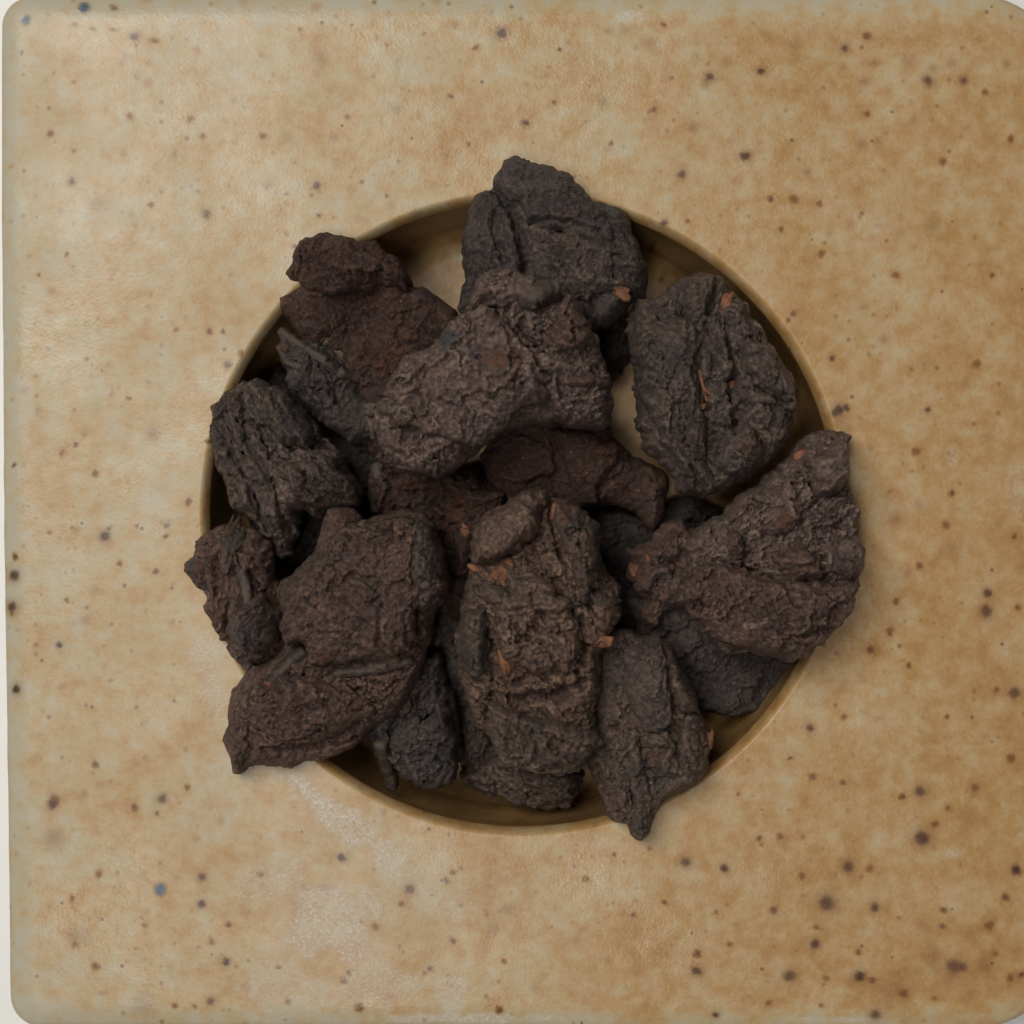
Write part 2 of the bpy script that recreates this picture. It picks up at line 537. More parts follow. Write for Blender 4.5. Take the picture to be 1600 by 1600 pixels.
SHEEN_PATCHES = [(540, 1430, 240, 170, 0.2, 0.40), (490, 1245, 95, 28, -0.72, 1.0), (545, 1300, 60, 35, -0.9, 0.9), (520, 1430, 120, 100, 0.9, 0.85), (610, 1350, 60, 45, 0, 0.8), (430, 1380, 90, 60, 0.4, 0.6),
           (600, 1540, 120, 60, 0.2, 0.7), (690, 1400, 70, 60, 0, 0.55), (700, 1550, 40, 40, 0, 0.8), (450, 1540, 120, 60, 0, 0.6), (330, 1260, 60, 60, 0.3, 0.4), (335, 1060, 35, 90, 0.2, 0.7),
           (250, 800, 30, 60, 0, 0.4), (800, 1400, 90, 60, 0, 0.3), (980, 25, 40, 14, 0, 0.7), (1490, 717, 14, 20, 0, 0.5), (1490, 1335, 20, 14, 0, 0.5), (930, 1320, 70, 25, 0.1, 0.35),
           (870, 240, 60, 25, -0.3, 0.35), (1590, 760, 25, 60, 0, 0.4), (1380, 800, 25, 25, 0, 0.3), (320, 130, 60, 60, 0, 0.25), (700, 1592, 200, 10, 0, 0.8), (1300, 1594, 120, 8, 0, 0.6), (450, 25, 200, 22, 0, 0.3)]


def build_plate():
    NT_ = 1640
    th = np.linspace(0, 2 * math.pi, NT_, endpoint=False)
    Ro = ray_outline(th, outer_outline())
    Ro = Ro + 1.0 * fbm(np.cos(th) * 900, np.sin(th) * 900, 90, 5, 3)
    wob = 1 + 0.0035 * gnoise(np.cos(th) * 1.3 + 5, np.sin(th) * 1.3 + 2, 9)
    RW = R_WELL * wob
    BEV = 44.0
    rings = []      # (r array, z array)
    # well floor to wall to lip
    prof = []
    for r in np.linspace(0.0, 1.0, 46)[1:]:
        prof.append((r * 432, -262 + 3 * r * r))
    for i in range(1, 11):                       # curve at the foot
        t = radians(90 * i / 10)
        prof.append((432 + 52 * math.sin(t), -259 + 52 * (1 - math.cos(t))))
    for i in range(1, 13):                       # wall, slightly undercut
        t = i / 12
        prof.append((484 + 8 * t + 6 * math.sin(math.pi * t), -207 + 184 * t))
    for i in range(1, 23):                       # long soft roll of the lip
        t = i / 22
        prof.append((492 + 14 * t, -23 * (1 - t) ** 2.1))
    for r, z in prof:
        rings.append((r * (RW / R_WELL), np.full(NT_, z)))
    r0 = prof[-1][0] * (RW / R_WELL)
    nface = 196
    for i in range(1, nface + 1):
        t = i / nface
        rings.append((r0 + (Ro - 3 - r0) * t, None))
    # outer edge rounding and side
    for dr, z in ((1.2, -27), (0.2, -31), (-0.2, -38), (0.5, -60), (3, -120), (8, -200), (18, -285), (34, -320), (60, -329)):
        rings.append((Ro - dr, np.full(NT_, float(z))))
    rings.append((Ro * 0.3, np.full(NT_, -329.0)))
    c, s = np.cos(th), np.sin(th)
    P = []
    outl = outer_outline()
    faceX, faceY = [], []
    nw = len(prof)
    for r, z in rings:
        x = CX + r * c
        y = CY + r * s
        if z is None:
            z = np.full(NT_, np.nan)
        P.append(np.stack([x, y, z], 1))
    P = np.array(P)
    xs, ys, zs = P[..., 0], P[..., 1], P[..., 2]
    m = np.isnan(zs)
    d = seg_dist(xs[m], ys[m], outl, True)
    bev = np.clip(1 - d / BEV, 0, 1)
    zf = -10.0 * bev ** 2.2 - 3.5 * np.exp(-(d / 5.0) ** 2)
    # the face is hand made: gentle waves
    rr = np.hypot(xs[m] - CX, ys[m] - CY)
    wv = 2.2 * fbm(xs[m], ys[m], 330, 3, 2) + 0.35 * fbm(xs[m], ys[m], 46, 8, 2)
    zf = zf + wv * sstep(R_WELL, R_WELL + 120, rr)
    zs[m] = zf
    # marks
    X = xs.ravel()
    Y = ys.ravel()
    col = np.zeros((X.size, 4))
    face = (zs.ravel() > -80)
    rng = random.Random(4)
    wx = X + 2.0 * gnoise(X / 6, Y / 6, 1)
    wy = Y + 2.0 * gnoise(X / 6, Y / 6, 2)
    extra = []
    for _ in range(1100):
        q = (rng.uniform(-800, 830), rng.uniform(-800, 800), rng.uniform(1.8, 4.4), 'g')
        extra.append(q)
    for (sx, sy, sr, kd) in spots + extra:
        sr = sr * (1.15 if kd in 'dr' else 1.0)
        rt = sr * 3.2
        idx = np.nonzero((np.abs(X - sx) < rt) & (np.abs(Y - sy) < rt))[0]
        if not len(idx):
            continue
        a_ = rng.uniform(0, 3.14)
        e = rng.uniform(0.75, 1.0)
        dx, dy = wx[idx] - sx, wy[idx] - sy
        u = dx * math.cos(a_) + dy * math.sin(a_)
        v = (-dx * math.sin(a_) + dy * math.cos(a_)) / e
        q = np.hypot(u, v) / sr
        core = 1 - sstep(0.42, 1.12, q)
        halo = np.exp(-(q / 1.35) ** 2)
        if kd == 'd':
            col[idx, 0] = np.maximum(col[idx, 0], core * rng.uniform(.6, .95))
            col[idx, 1] = np.maximum(col[idx, 1], halo * 0.72)
        elif kd == 'r':
            col[idx, 1] = np.maximum(col[idx, 1], core * rng.uniform(.75, 1.0))
            col[idx, 0] = np.maximum(col[idx, 0], (1 - sstep(0.1, 0.6, q)) * rng.uniform(0.05, .4))
            col[idx, 2] = np.maximum(col[idx, 2], halo * 0.9)
        elif kd == 'f':
            col[idx, 1] = np.maximum(col[idx, 1], halo * rng.uniform(.28, .50))
        elif kd == 'g':
            col[idx, 1] = np.maximum(col[idx, 1], core * rng.uniform(.12, .5))
        elif kd == 'b':
            col[idx, 3] = np.maximum(col[idx, 3], 1 - sstep(0.75, 1.0, q))
            col[idx, 0] = np.maximum(col[idx, 0], np.exp(-((q - 1) / 0.25) ** 2) * 0.45)
    # amber tint of the glaze: pools around the lip, grows towards one side of the plate
    rr = np.hypot(X - CX, Y - CY)
    lip = np.exp(-((rr - 487) / 12.0) ** 2)
    side = np.clip(0.5 + (X * 0.95 - Y * 0.35) / 2000.0, 0, 1)
    amb = 0.40 + 0.46 * side + 0.18 * fbm(X, Y, 130, 21, 3)
    dd = seg_dist(X, Y, outl, True)
    pale_roll = 1 - sstep(12, 55, dd + 10 * fbm(X, Y, 60, 33, 3))      # paler tint over the outer roll
    amb = amb - 0.42 * pale_roll + 0.35 * np.exp(-(dd / 5.0) ** 2)
    amb = np.where(rr > 440, amb + (0.05 + 0.75 * sstep(-0.1, 0.6, fbm(X, Y, 90, 77, 2))) * lip, amb)
    zz = zs.ravel()
    amb = np.where((rr < 500) & (rr > 380), np.maximum(amb, sstep(440, 475, rr) * sstep(1, 24, -zz)), amb)  # amber deepened on wall and inner lip, their shade put into the colour
    amb = np.where(rr <= 440, np.maximum(amb, 0.85 + 0.15 * fbm(X, Y, 90, 78, 2)), amb)  # browner floor: the dimness of the well is painted in
    col[:, 2] = np.clip(np.maximum(amb, 0) + col[:, 2] * 0.3, 0, 1)
    # whitish patches: the broken glossy reflection painted into the glaze colour
    sheen = np.zeros(X.size)
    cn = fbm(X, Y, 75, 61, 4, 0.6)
    for cx_, cy_, ra_, rb_, an_, st_ in SHEEN_PATCHES:
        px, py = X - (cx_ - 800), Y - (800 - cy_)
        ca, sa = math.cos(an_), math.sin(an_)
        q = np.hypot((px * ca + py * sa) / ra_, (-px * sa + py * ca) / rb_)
        sheen = np.maximum(sheen, st_ * sstep(0.0, 0.75, 1.1 - q + 0.55 * cn))
    sheen = np.where(face & (rr > 500), sheen, 0)
    sheen = np.append(sheen, [0, 0])
    nr = len(rings)
    V = P.reshape(-1, 3) * S
    V = np.vstack([V, [[CX * S, CY * S, -262 * S], [CX * S, CY * S, -329 * S]]])
    col = np.vstack([col, [[0, 0, .5, 0], [0, 0, .5, 0]]])
    i = np.arange(nr - 1)[:, None]
    j = np.arange(NT_)[None, :]
    j2 = (j + 1) % NT_
    q = np.stack([i * NT_ + j, (i + 1) * NT_ + j, (i + 1) * NT_ + j2, i * NT_ + j2], -1).reshape(-1, 4)
    # close centre and underside with quads of doubled step
    cen = nr * NT_
    jj = np.arange(0, NT_, 2)
    c1 = np.stack([np.full_like(jj, cen), jj, jj + 1, (jj + 2) % NT_], -1)
    b0 = (nr - 1) * NT_
    c2 = np.stack([np.full_like(jj, cen + 1), b0 + (jj + 2) % NT_, b0 + jj + 1, b0 + jj], -1)
    q = np.vstack([q, c1, c2])
    me = make_mesh('plate', V, q, M_GLAZE, col, extra=sheen)
    o = link('plate', me)
    o['label'] = 'square speckled stoneware plate with rounded corners and a deep round well'
    o['category'] = 'plate'
    return o


build_plate()

# ------------------------------------------------------------------ tea nuggets
GRID = 1.65


def tube_mesh(name, pts, radii, mat, seed=0, seg=14, cap=None, rough=0.12, hollow=False):
    """bent stem: rings along a path, irregular section, closed ends"""
    pts = np.array(pts, float)
    n = 14
    t = np.linspace(0, 1, n)
    k = np.linspace(0, 1, len(pts))
    C = np.stack([np.interp(t, k, pts[:, i]) for i in range(3)], 1)
    for _ in range(2):
        C[1:-1] = (C[:-2] + 2 * C[1:-1] + C[2:]) / 4
    R = np.interp(t, np.linspace(0, 1, len(radii)), radii)
    rng = np.random.RandomState(seed)
    C[1:-1] += rng.randn(n - 2, 3) * R.mean() * 0.06
    T = np.gradient(C, axis=0)
    T /= np.linalg.norm(T, axis=1)[:, None]
    up = np.array([0.1, 0.05, 1.0])
    V = []
    ph = np.linspace(0, 2 * math.pi, seg, endpoint=False)
    lob = 1 + rough * rng.randn(seg)
    for i in range(n):
        a_ = np.cross(T[i], up)
        a_ /= np.linalg.norm(a_)
        b_ = np.cross(a_, T[i])
        rr = R[i] * lob * (1 + rough * 0.5 * rng.randn(seg))
        V.append(C[i] + np.cos(ph)[:, None] * a_ * rr[:, None] + np.sin(ph)[:, None] * b_ * rr[:, None])
    ends = []
    for e, tt in ((0, -1), (n - 1, 1)):
        ring = V[e]
        if hollow and tt == 1:
            V.append(C[e] + (ring - C[e]) * 0.62)
            V.append(C[e] - T[e] * R[e] * 1.6 + (ring - C[e]) * 0.5)
        else:
            V.append(C[e] + (ring - C[e]) * 0.72 + T[e] * tt * R[e] * 0.22)
            V.append(C[e] + (ring - C[e]) * 0.05 + T[e] * tt * R[e] * 0.30)
    order = [n + 1, n] + list(range(n)) + [n + 2, n + 3]
    V = np.array([V[i] for i in order]).reshape(-1, 3)
    m = len(order)
    i = np.arange(m - 1)[:, None]
    j = np.arange(seg)[None, :]
    j2 = (j + 1) % seg
    q = np.stack([i * seg + j, i * seg + j2, (i + 1) * seg + j2, (i + 1) * seg + j], -1).reshape(-1, 4)
    return V, q


def chip_mesh(cx, cy, cz, L, W, T, ang, seed):
    """small torn flake, thick, uneven outline"""
    rng = np.random.RandomState(seed)
    n, nr = 20, 5
    ph = np.linspace(0, 2 * math.pi, n, endpoint=False)
    base = 1 + 0.20 * rng.randn(n)
    base = np.clip((base + np.roll(base, 1)) / 2, 0.55, 1.4)
    ex = np.sign(np.cos(ph)) * np.abs(np.cos(ph)) ** 0.75 * L * base
    ey = np.sign(np.sin(ph)) * np.abs(np.sin(ph)) ** 0.75 * W * base
    V = []
    for f, z in ((0.05, 1.0), (0.5, 0.95), (0.82, 0.75), (1.0, 0.15), (0.9, -0.7), (0.05, -1.0)):
        V.append(np.stack([ex * f, ey * f, T * (z + 0.16 * rng.randn(n) * f)], 1))
    V = np.array(V).reshape(-1, 3)
    c, s = math.cos(ang), math.sin(ang)
    V = np.stack([V[:, 0] * c - V[:, 1] * s + cx, V[:, 0] * s + V[:, 1] * c + cy, V[:, 2] + cz], 1)
    i = np.arange(5)[:, None]
    j = np.arange(n)[None, :]
    j2 = (j + 1) % n
    q = np.stack([i * n + j, (i + 1) * n + j, (i + 1) * n + j2, i * n + j2], -1).reshape(-1, 4)
    return V, q


def nugget(label, outline, zc, top, bot, seed, mat=0, D=55, tilt=(0, 0), ang=0.5, lump=1.0, leafy=1.0, fib=1.0,
           slabs=(), cracks=(), ridges=(), bumps=(), rust=(), dust=(), stems=(), chips=(), jag=1.0,
           strips=0, part=None):
    """one compressed lump of tea. zc: level of its rim; top / bot: bulge above and below it"""
    k = (CAM_H - zc) / CAM_H                       # where it stands, seen from the camera's height
    P = chaikin(U(outline), 1)
    c0 = P.mean(0)

    def field(x, y):
        wx = x + jag * (7.0 * gnoise(x / 26, y / 26, seed) + 2.6 * gnoise(x / 10, y / 10, seed + 1) + 0.7 * gnoise(x / 4.8, y / 4.8, seed + 6))
        wy = y + jag * (7.0 * gnoise(x / 26, y / 26, seed + 2) + 2.6 * gnoise(x / 10, y / 10, seed + 3) + 0.7 * gnoise(x / 4.8, y / 4.8, seed + 7))
        return poly_sdf(wx, wy, P)
    x0, y0 = P.min(0) - 8
    x1, y1 = P.max(0) + 8
    gx = np.arange(x0, x1, GRID)
    gy = np.arange(y0, y1, GRID)
    X, Y = np.meshgrid(gx, gy)
    sd = field(X, Y)
    ins = sd > 0
    q = ins[:-1, :-1] | ins[1:, :-1] | ins[:-1, 1:] | ins[1:, 1:]
    use = np.zeros_like(ins)
    use[:-1, :-1] |= q
    use[1:, :-1] |= q
    use[:-1, 1:] |= q
    use[1:, 1:] |= q
    bd = use & ~ins
    bx, by = X[bd], Y[bd]
    for _ in range(3):
        s0 = field(bx, by)
        e = 0.6
        gxn = (field(bx + e, by) - s0) / e
        gyn = (field(bx, by + e) - s0) / e
        g2 = np.maximum(gxn ** 2 + gyn ** 2, 0.25)
        bx = bx - np.clip(s0 * gxn / g2, -1.6, 1.6)
        by = by - np.clip(s0 * gyn / g2, -1.6, 1.6)
    X[bd], Y[bd] = bx, by
    # smooth inner distance for the body, from the un-jagged outline blended in
    x, y = X[use], Y[use]
    d = np.where(ins[use], sd[use], 0.0)
    dmax = d.max()
    DD = min(D * 0.72, dmax * 0.85)
    p = np.clip(d / DD, 0, 1)
    prof = (1 - (1 - p) ** 2.1) ** 0.5
    edge = sstep(0, 10, d)
    body = sstep(0, 26, d)
    lx, ly = x - c0[0], y - c0[1]
    # -- large form
    big = 20 * lump * fbm(x, y, 110, seed + 40, 2)
    h = top * prof * (1 + 0.10 * fbm(x, y, 160, seed + 41, 2)) + (big + 9 * lump * fbm(x, y, 48, seed + 43, 2)) * body
    # -- torn and pressed leaves
    wx = x + 14 * fbm(x, y, 40, seed + 50, 3)
    wy = y + 14 * fbm(x, y, 40, seed + 51, 3)
    a1, g1 = leafcells(wx, wy, 44, seed + 60, ang, 1.7, 0.7, 0.75)
    wx2 = x + 7 * fbm(x, y, 18, seed + 52, 2)
    wy2 = y + 7 * fbm(x, y, 18, seed + 53, 2)
    a2, g2 = leafcells(wx2, wy2, 19, seed + 70, ang + 0.5, 1.8, 0.7, 0.8)
    a3, g3 = leafcells(x + 0.5 * (wx2 - x), y + 0.5 * (wy2 - y), 8.5, seed + 80, ang - 0.4, 1.6, 0.7, 0.8)
    zone = sstep(-0.12, 0.50, fbm(x, y, 75, seed + 90, 2))
    det = 24 * a1 + (6.0 + 6.0 * zone) * a2 + (1.6 + 2.6 * zone) * a3
    # seams between leaves open as cracks here and there
    open1 = sstep(-0.1, 0.35, fbm(x, y, 55, seed + 91, 2))
    det = det - 22.0 * open1 * np.exp(-(g1 / 0.045) ** 2) - 9.0 * zone * np.exp(-(g2 / 0.07) ** 2)
    wx3 = x + 9 * fbm(x, y, 30, seed + 54, 4, 0.6)
    wy3 = y + 9 * fbm(x, y, 30, seed + 55, 4, 0.6)
    k1, i1, e1 = flakes(wx3, wy3, 50, seed + 150, ang + 0.3, 1.5)
    k2, i2, e2 = flakes(x + 0.6 * (wx3 - x), y + 0.6 * (wy3 - y), 25, seed + 160, ang - 0.5, 1.6, 0.95)
    k3, i3, e3 = flakes(x + 0.35 * (wx3 - x), y + 0.35 * (wy3 - y), 11, seed + 170, ang + 0.9, 1.5, 0.9)
    k0, i0_, e0 = flakes(x + 1.6 * (wx3 - x), y + 1.6 * (wy3 - y), 88, seed + 180, ang, 1.3)
    a0, g0 = leafcells(x + 1.2 * (wx3 - x), y + 1.2 * (wy3 - y), 80, seed + 190, ang + 1.0, 1.3, 0.8, 0.6)
    det = det * 0.40 + 15 * k0 + 17 * a0 + 17 * k1 + (2.5 + 8.0 * zone) * k2 + (0.3 + 2.8 * zone) * k3
    det = det - 9.0 * np.exp(-(g0 / 0.025) ** 2)
    leafid = np.where(i0_ > 0, i0_, 0.5) * 0.2 + np.where(i1 > 0, i1, 0.5) * 0.4 + np.where(i2 > 0, i2, 0.5) * 0.4
    f0 = None
    # fibres: ridges along the leaf direction, bent with the lumps
    aa = ang + 0.9 * fbm(x, y, 150, seed + 95, 1)
    u = (x * np.cos(aa) + y * np.sin(aa))
    v = (-x * np.sin(aa) + y * np.cos(aa))
    u = u + 3 * fbm(x, y, 24, seed + 96, 2)
    v = v + 3 * fbm(x, y, 24, seed + 97, 2)
    f1 = ridged(u / 3.0, v, 17, seed + 98, 4)
    f2 = ridged(x, y, 13, seed + 99, 3)
    f0 = ridged(u / 3.6, v, 36, seed + 88, 3, 0.45)
    fz = sstep(-0.25, 0.35, fbm(x, y, 80, seed + 87, 2))
    det = det + fib * (3 + 13 * fz) * (f0 - 0.5)
    if part is not None:
        det = det * part['dm']
        fib = fib * 0.8
    det = det * leafy + fib * (0.45 + 0.8 * sstep(-0.2, 0.4, fbm(x, y, 65, seed + 94, 2))) * (6.0 * (f1 - 0.5) + 2.4 * (f2 - 0.5))
    # -- traced leaf sheets lying on the lump
    wobx = x + 5 * gnoise(x / 17, y / 17, seed + 5) + 2 * gnoise(x / 6, y / 6, seed + 8)
    woby = y + 5 * gnoise(x / 17, y / 17, seed + 6) + 2 * gnoise(x / 6, y / 6, seed + 9)
    lips = np.zeros_like(x)
    layers = []
    for pl, th, soft in slabs:
        if part is None and th >= 7:
            layers.append((U(pl), th))
            continue
        s_ = poly_sdf(wobx, woby, chaikin(U(pl), 1))
        h = h + 1.4 * th * sstep(-1.5, 1.5 + soft * 0.7, s_)
        lips = np.maximum(lips, np.exp(-((s_ - 3.5) / 3.0) ** 2))
        det = det + 2.2 * np.exp(-((s_ - 5) / 4.0) ** 2)
        det = det - 4.0 * np.exp(-((s_ + 4) / 3.5) ** 2)
    for ln, dep, w in cracks:
        dep = dep * (1.35 if part is None else 1.15)
        dc = seg_dist(wobx, woby, U(ln), False)
        h = h - dep * np.exp(-(dc / w) ** 2) + dep * 0.16 * np.exp(-((dc - w * 2.0) / (w * 0.9)) ** 2)
        lips = np.maximum(lips, 0.7 * np.exp(-((dc - w * 2.0) / w) ** 2))
    for ln, hi, w in ridges:
        dc = seg_dist(0.6 * wobx + 0.4 * x, 0.6 * woby + 0.4 * y, U(ln), False)
        hi = hi if part is None else hi * 0.6
        h = h + hi * np.sqrt(np.clip(1 - (dc / w) ** 2, 0, 1)) - hi * 0.25 * np.exp(-((dc - w * 1.15) / (w * 0.3)) ** 2)
    for bxx, byy, hi, w in bumps:
        dc = np.hypot(x - (bxx - 800), y - (800 - byy)) / w
        h = h + hi * np.exp(-dc ** 2)
    fine = 1.0 * fbm(x, y, 7.0, seed + 101, 3, 0.65)
    h = h + det * (0.25 + 0.75 * edge) * body ** 0.4 * np.where(d > 0, 1, 0) + fine * edge
    h = np.where(d > 0, np.maximum(h, 0.4 * np.sqrt(d)), 0)
    tl = tilt[0] * lx + tilt[1] * ly + 5 * gnoise(x / 60, y / 60, seed + 120) * 1.0
    if part is not None:
        tl = part['mid'](x, y) - zc
    zt = zc + tl + h
    hb = bot * prof if part is not None else bot * prof + (10 * lump * fbm(x, y, 70, seed + 140, 2) + 6 * (ridged(x, y, 26, seed + 141, 2) - 0.5)) * body
    hb = np.where(d > 0, np.maximum(hb, 0.4 * np.sqrt(d)), 0)
    zb = zc + tl - hb
    # colour marks that belong to the leaf itself
    col = np.zeros((x.size, 4))
    wearm = sstep(0.60, 0.86, f1) * 0.55 + sstep(0.62, 0.9, f2) * 0.35
    wearm = wearm * sstep(-0.4, 0.5, fbm(x, y, 60, seed + 130, 3)) + 0.55 * lips * sstep(-0.3, 0.3, fbm(x, y, 12, seed + 131, 2))
    col[:, 1] = np.clip(wearm, 0, 1)
    rn = fbm(x, y, 22, seed + 133, 3)
    col[:, 0] = 0.16 * sstep(0.45, 0.9, fbm(x, y, 60, seed + 132, 3) + 0.25 * rn)
    for rx, ry, rw, rs in rust:
        q_ = np.hypot(x - (rx - 800), y - (800 - ry)) / rw
        col[:, 0] = np.maximum(col[:, 0], rs * sstep(0.0, 0.5, 1 - q_ + 0.55 * rn))
    col[:, 2] = 0.35 * sstep(0.25, 0.9, fbm(x, y, 90, seed + 134, 3))
    for rx, ry, rw, rs in dust:
        q_ = np.hypot(x - (rx - 800), y - (800 - ry)) / rw
        col[:, 2] = np.maximum(col[:, 2], rs * sstep(0.0, 0.6, 1 - q_ + 0.4 * rn))
    col[:, 3] = leafid
    col = np.clip(col, 0, 1)
    H2 = np.zeros(use.shape)
    H2[use] = h
    W2 = use.astype(float)
    A2, B2 = H2.copy(), W2.copy()
    for ax in (0, 1):
        for _ in range(2):
            A2 = sum(np.roll(A2, q_, ax) for q_ in (-2, -1, 0, 1, 2)) / 5
            B2 = sum(np.roll(B2, q_, ax) for q_ in (-2, -1, 0, 1, 2)) / 5
    hp = (H2 - A2 / np.maximum(B2, .05))[use]
    patch = sstep(-0.6, 0.5, fbm(x, y, 50, seed + 135, 3))
    scr = sstep(-0.4, 0.5, fbm(x, y, 7, seed + 136, 2))
    col[:, 1] = np.clip(col[:, 1] * 0.5 + 0.85 * sstep(0.4, 2.4, hp) * (0.3 + 0.7 * patch) * (0.4 + 0.6 * scr), 0, 1)
    # -- verts
    nU = x.size
    idx = -np.ones(use.shape, int)
    idx[use] = np.arange(nU)
    insf = ins[use]
    bidx = np.where(insf, nU + np.cumsum(insf) - 1, np.arange(nU))
    org = np.array([c0[0], c0[1], zc]) if part is None else part['org']
    if part is not None:
        k = part['k']
    top_v = np.stack([x, y, zt], 1)
    bot_v = np.stack([x, y, zb], 1)[insf]
    V = np.vstack([top_v, bot_v])
    C = np.vstack([col, col[insf]])
    i0, j0 = np.nonzero(q)
    A = idx[i0, j0]
    B = idx[i0, j0 + 1]
    Cc = idx[i0 + 1, j0 + 1]
    Dd = idx[i0 + 1, j0]
    Qt = np.stack([A, B, Cc, Dd], 1)
    Qb = np.stack([bidx[Dd], bidx[Cc], bidx[B], bidx[A]], 1)
    Q = np.vstack([Qt, Qb[(insf[A] | insf[B] | insf[Cc] | insf[Dd])]])
    if part is not None:
        W = np.vstack([top_v, bot_v]) - org
        W = W * S
        W[:, :2] *= k
        me = make_mesh(part['name'], W, Q, M_TEA[mat], C)
        return link(part['name'], me, part['root'])
    root = bpy.data.objects.new('tea_nugget', None)
    root.empty_display_size = 0.005
    scene.collection.objects.link(root)
    root.location = (c0[0] * k * S, c0[1] * k * S, zc * S)
    root['label'] = label
    root['category'] = 'tea nugget'
    root['group'] = 'compressed tea nuggets heaped in the well of the plate'

    def loc(Vv):
        W = Vv - org
        W = W * S
        W[:, :2] *= k
        return W
    me = make_mesh('pressed_leaf_body', loc(V), Q, M_TEA[mat], C)
    link('pressed_leaf_body', me, root)

    # real leaf layers and strips pressed onto the lump
    rg = random.Random(seed * 7 + 1)
    cand = np.nonzero(d > 21)[0]
    for n_ in range(strips):
        if not len(cand):
            break
        i_ = cand[int(rg.random() * len(cand))]
        L_ = rg.uniform(18, 42)
        w_ = rg.uniform(7, 15)
        a_ = ang + rg.gauss(0, 0.45)
        bend = rg.uniform(-0.35, 0.35)
        pp = []
        for tt in np.linspace(0, 2 * math.pi, 12, endpoint=False):
            uu = math.copysign(abs(math.cos(tt)) ** 0.8, math.cos(tt)) * L_ * rg.uniform(0.8, 1.1)
            vv = math.sin(tt) * w_ * rg.uniform(0.7, 1.25) + bend * uu * uu / L_
            pp.append((x[i_] + uu * math.cos(a_) - vv * math.sin(a_), y[i_] + uu * math.sin(a_) + vv * math.cos(a_)))
        layers.append((pp, rg.uniform(4.5, 8.0)))
    for n_, (pp, th) in enumerate(layers):
        sp = poly_sdf(x, y, pp)
        m_ = (sp > 0) & (d > 1)
        if m_.sum() < 60:
            continue
        cx_, cy_ = x[m_].mean(), y[m_].mean()
        sc = max(20.0, float(np.hypot(x[m_] - cx_, y[m_] - cy_).max()))

        def basis(ax, ay):
            p_, q_ = (ax - cx_) / sc, (ay - cy_) / sc
            return np.stack([np.ones_like(p_), p_, q_, p_ * p_, p_ * q_, q_ * q_], 1)
        cf = np.linalg.lstsq(basis(x[m_], y[m_]), zt[m_], rcond=None)[0]
        cf[3:] *= 0.8
        off = th * 0.45 + 0.5 * float(np.std(zt[m_] - basis(x[m_], y[m_]) @ cf))
        small = th < 8.01 and n_ >= len(layers) - strips

        def mid(ax, ay, cf=cf, basis=basis, off=off, cx_=cx_, cy_=cy_, sc=sc):
            w = np.clip(np.hypot(ax - cx_, ay - cy_) / sc, 0, 1.0)
            return basis(ax, ay) @ cf + off + 2.0 * gnoise(ax / 21, ay / 21, seed + 77) - 1.5 * w
        nugget(None, [(a_ + 800, 800 - b_) for a_, b_ in pp], zc, (3.5 if small else 5 + 0.45 * th), (5 if small else 6 + 0.9 * th), seed + 300 + n_ * 13,
               mat=(mat if rg.random() < 0.75 else {0: 5, 1: 0, 2: 0, 3: 4, 4: 0, 5: 1}.get(mat, mat)), D=(8 if small else 11), ang=ang, lump=(0.12 if small else 0.55), leafy=leafy, fib=fib * (0.9 if small else 1.1), cracks=cracks, ridges=(() if small else ridges), rust=rust, dust=dust,
               jag=(0.7 if small else 0.9), part=dict(name='leaf_strip' if small else 'leaf_layer', mid=mid, root=root, org=org, k=k, dm=(0.5 if small else 1.0)))
        up = m_ & (sp > 3)
        zt[up] = np.maximum(zt[up], mid(x[up], y[up]) + (2.5 if small else 6 + 0.4 * th) * np.clip(sp[up] / 9, 0, 1))

    def zat(px, py):
        i = np.argmin((x - (px - 800)) ** 2 + (y - (800 - py)) ** 2)
        near = (x - (px - 800)) ** 2 + (y - (800 - py)) ** 2 < 60
        return float(np.median(zt[near])) if near.any() else float(zt[i])
    def zmx(px, py, rad):
        near = (x - (px - 800)) ** 2 + (y - (800 - py)) ** 2 < max(36.0, rad * rad)
        return float(np.percentile(zt[near], 65)) if near.any() else zat(px, py)
    for n_, st in enumerate(stems):
        pts, radii, kind = st[:3]
        lift = st[3] if len(st) > 3 else 0.3
        p3 = [(a_ - 800, 800 - b_, zat(a_, b_) + radii[0] * lift) for a_, b_ in pts]
        zz = np.array([p_[2] for p_ in p3])
        zz = np.linspace(zz[0], zz[-1], len(zz)) * 0.7 + zz * 0.3
        p3 = [(a_[0], a_[1], b_) for a_, b_ in zip(p3, zz)]
        Vs, qs = tube_mesh('stem', p3, radii, None, seed + n_, hollow=(kind == 'roll'))
        me = make_mesh('stem', loc(Vs), qs, {'dark': M_STEM, 'pale': M_PALE, 'roll': M_STEM, 'orange': M_ORANGE, 'cut': M_STEM}[kind])
        so = link('rolled_leaf' if kind == 'roll' else 'stem', me, root)
        if kind in ('roll', 'cut'):
            me.materials.append(M_ORANGE)
            mi = np.zeros(len(me.polygons), dtype=np.int32)
            mi[-14 * 2:] = 1
            me.polygons.foreach_set('material_index', mi)
            so['label'] = 'stem with an orange broken end' if kind == 'cut' else 'rolled leaf with an orange open end'
    for n_, (cx_, cy_, L, W, a_) in enumerate(chips):
        Vs, qs = chip_mesh(cx_ - 800, 800 - cy_, zmx(cx_, cy_, L * 0.5) - 1.0, L * 1.15, W * 1.1, max(3.0, W * 0.5), a_, seed * 3 + n_)
        me = make_mesh('leaf_chip', loc(Vs), qs, M_ORANGE)
        co = link('leaf_chip', me, root)
        co['label'] = 'orange torn chip of leaf'
    return root


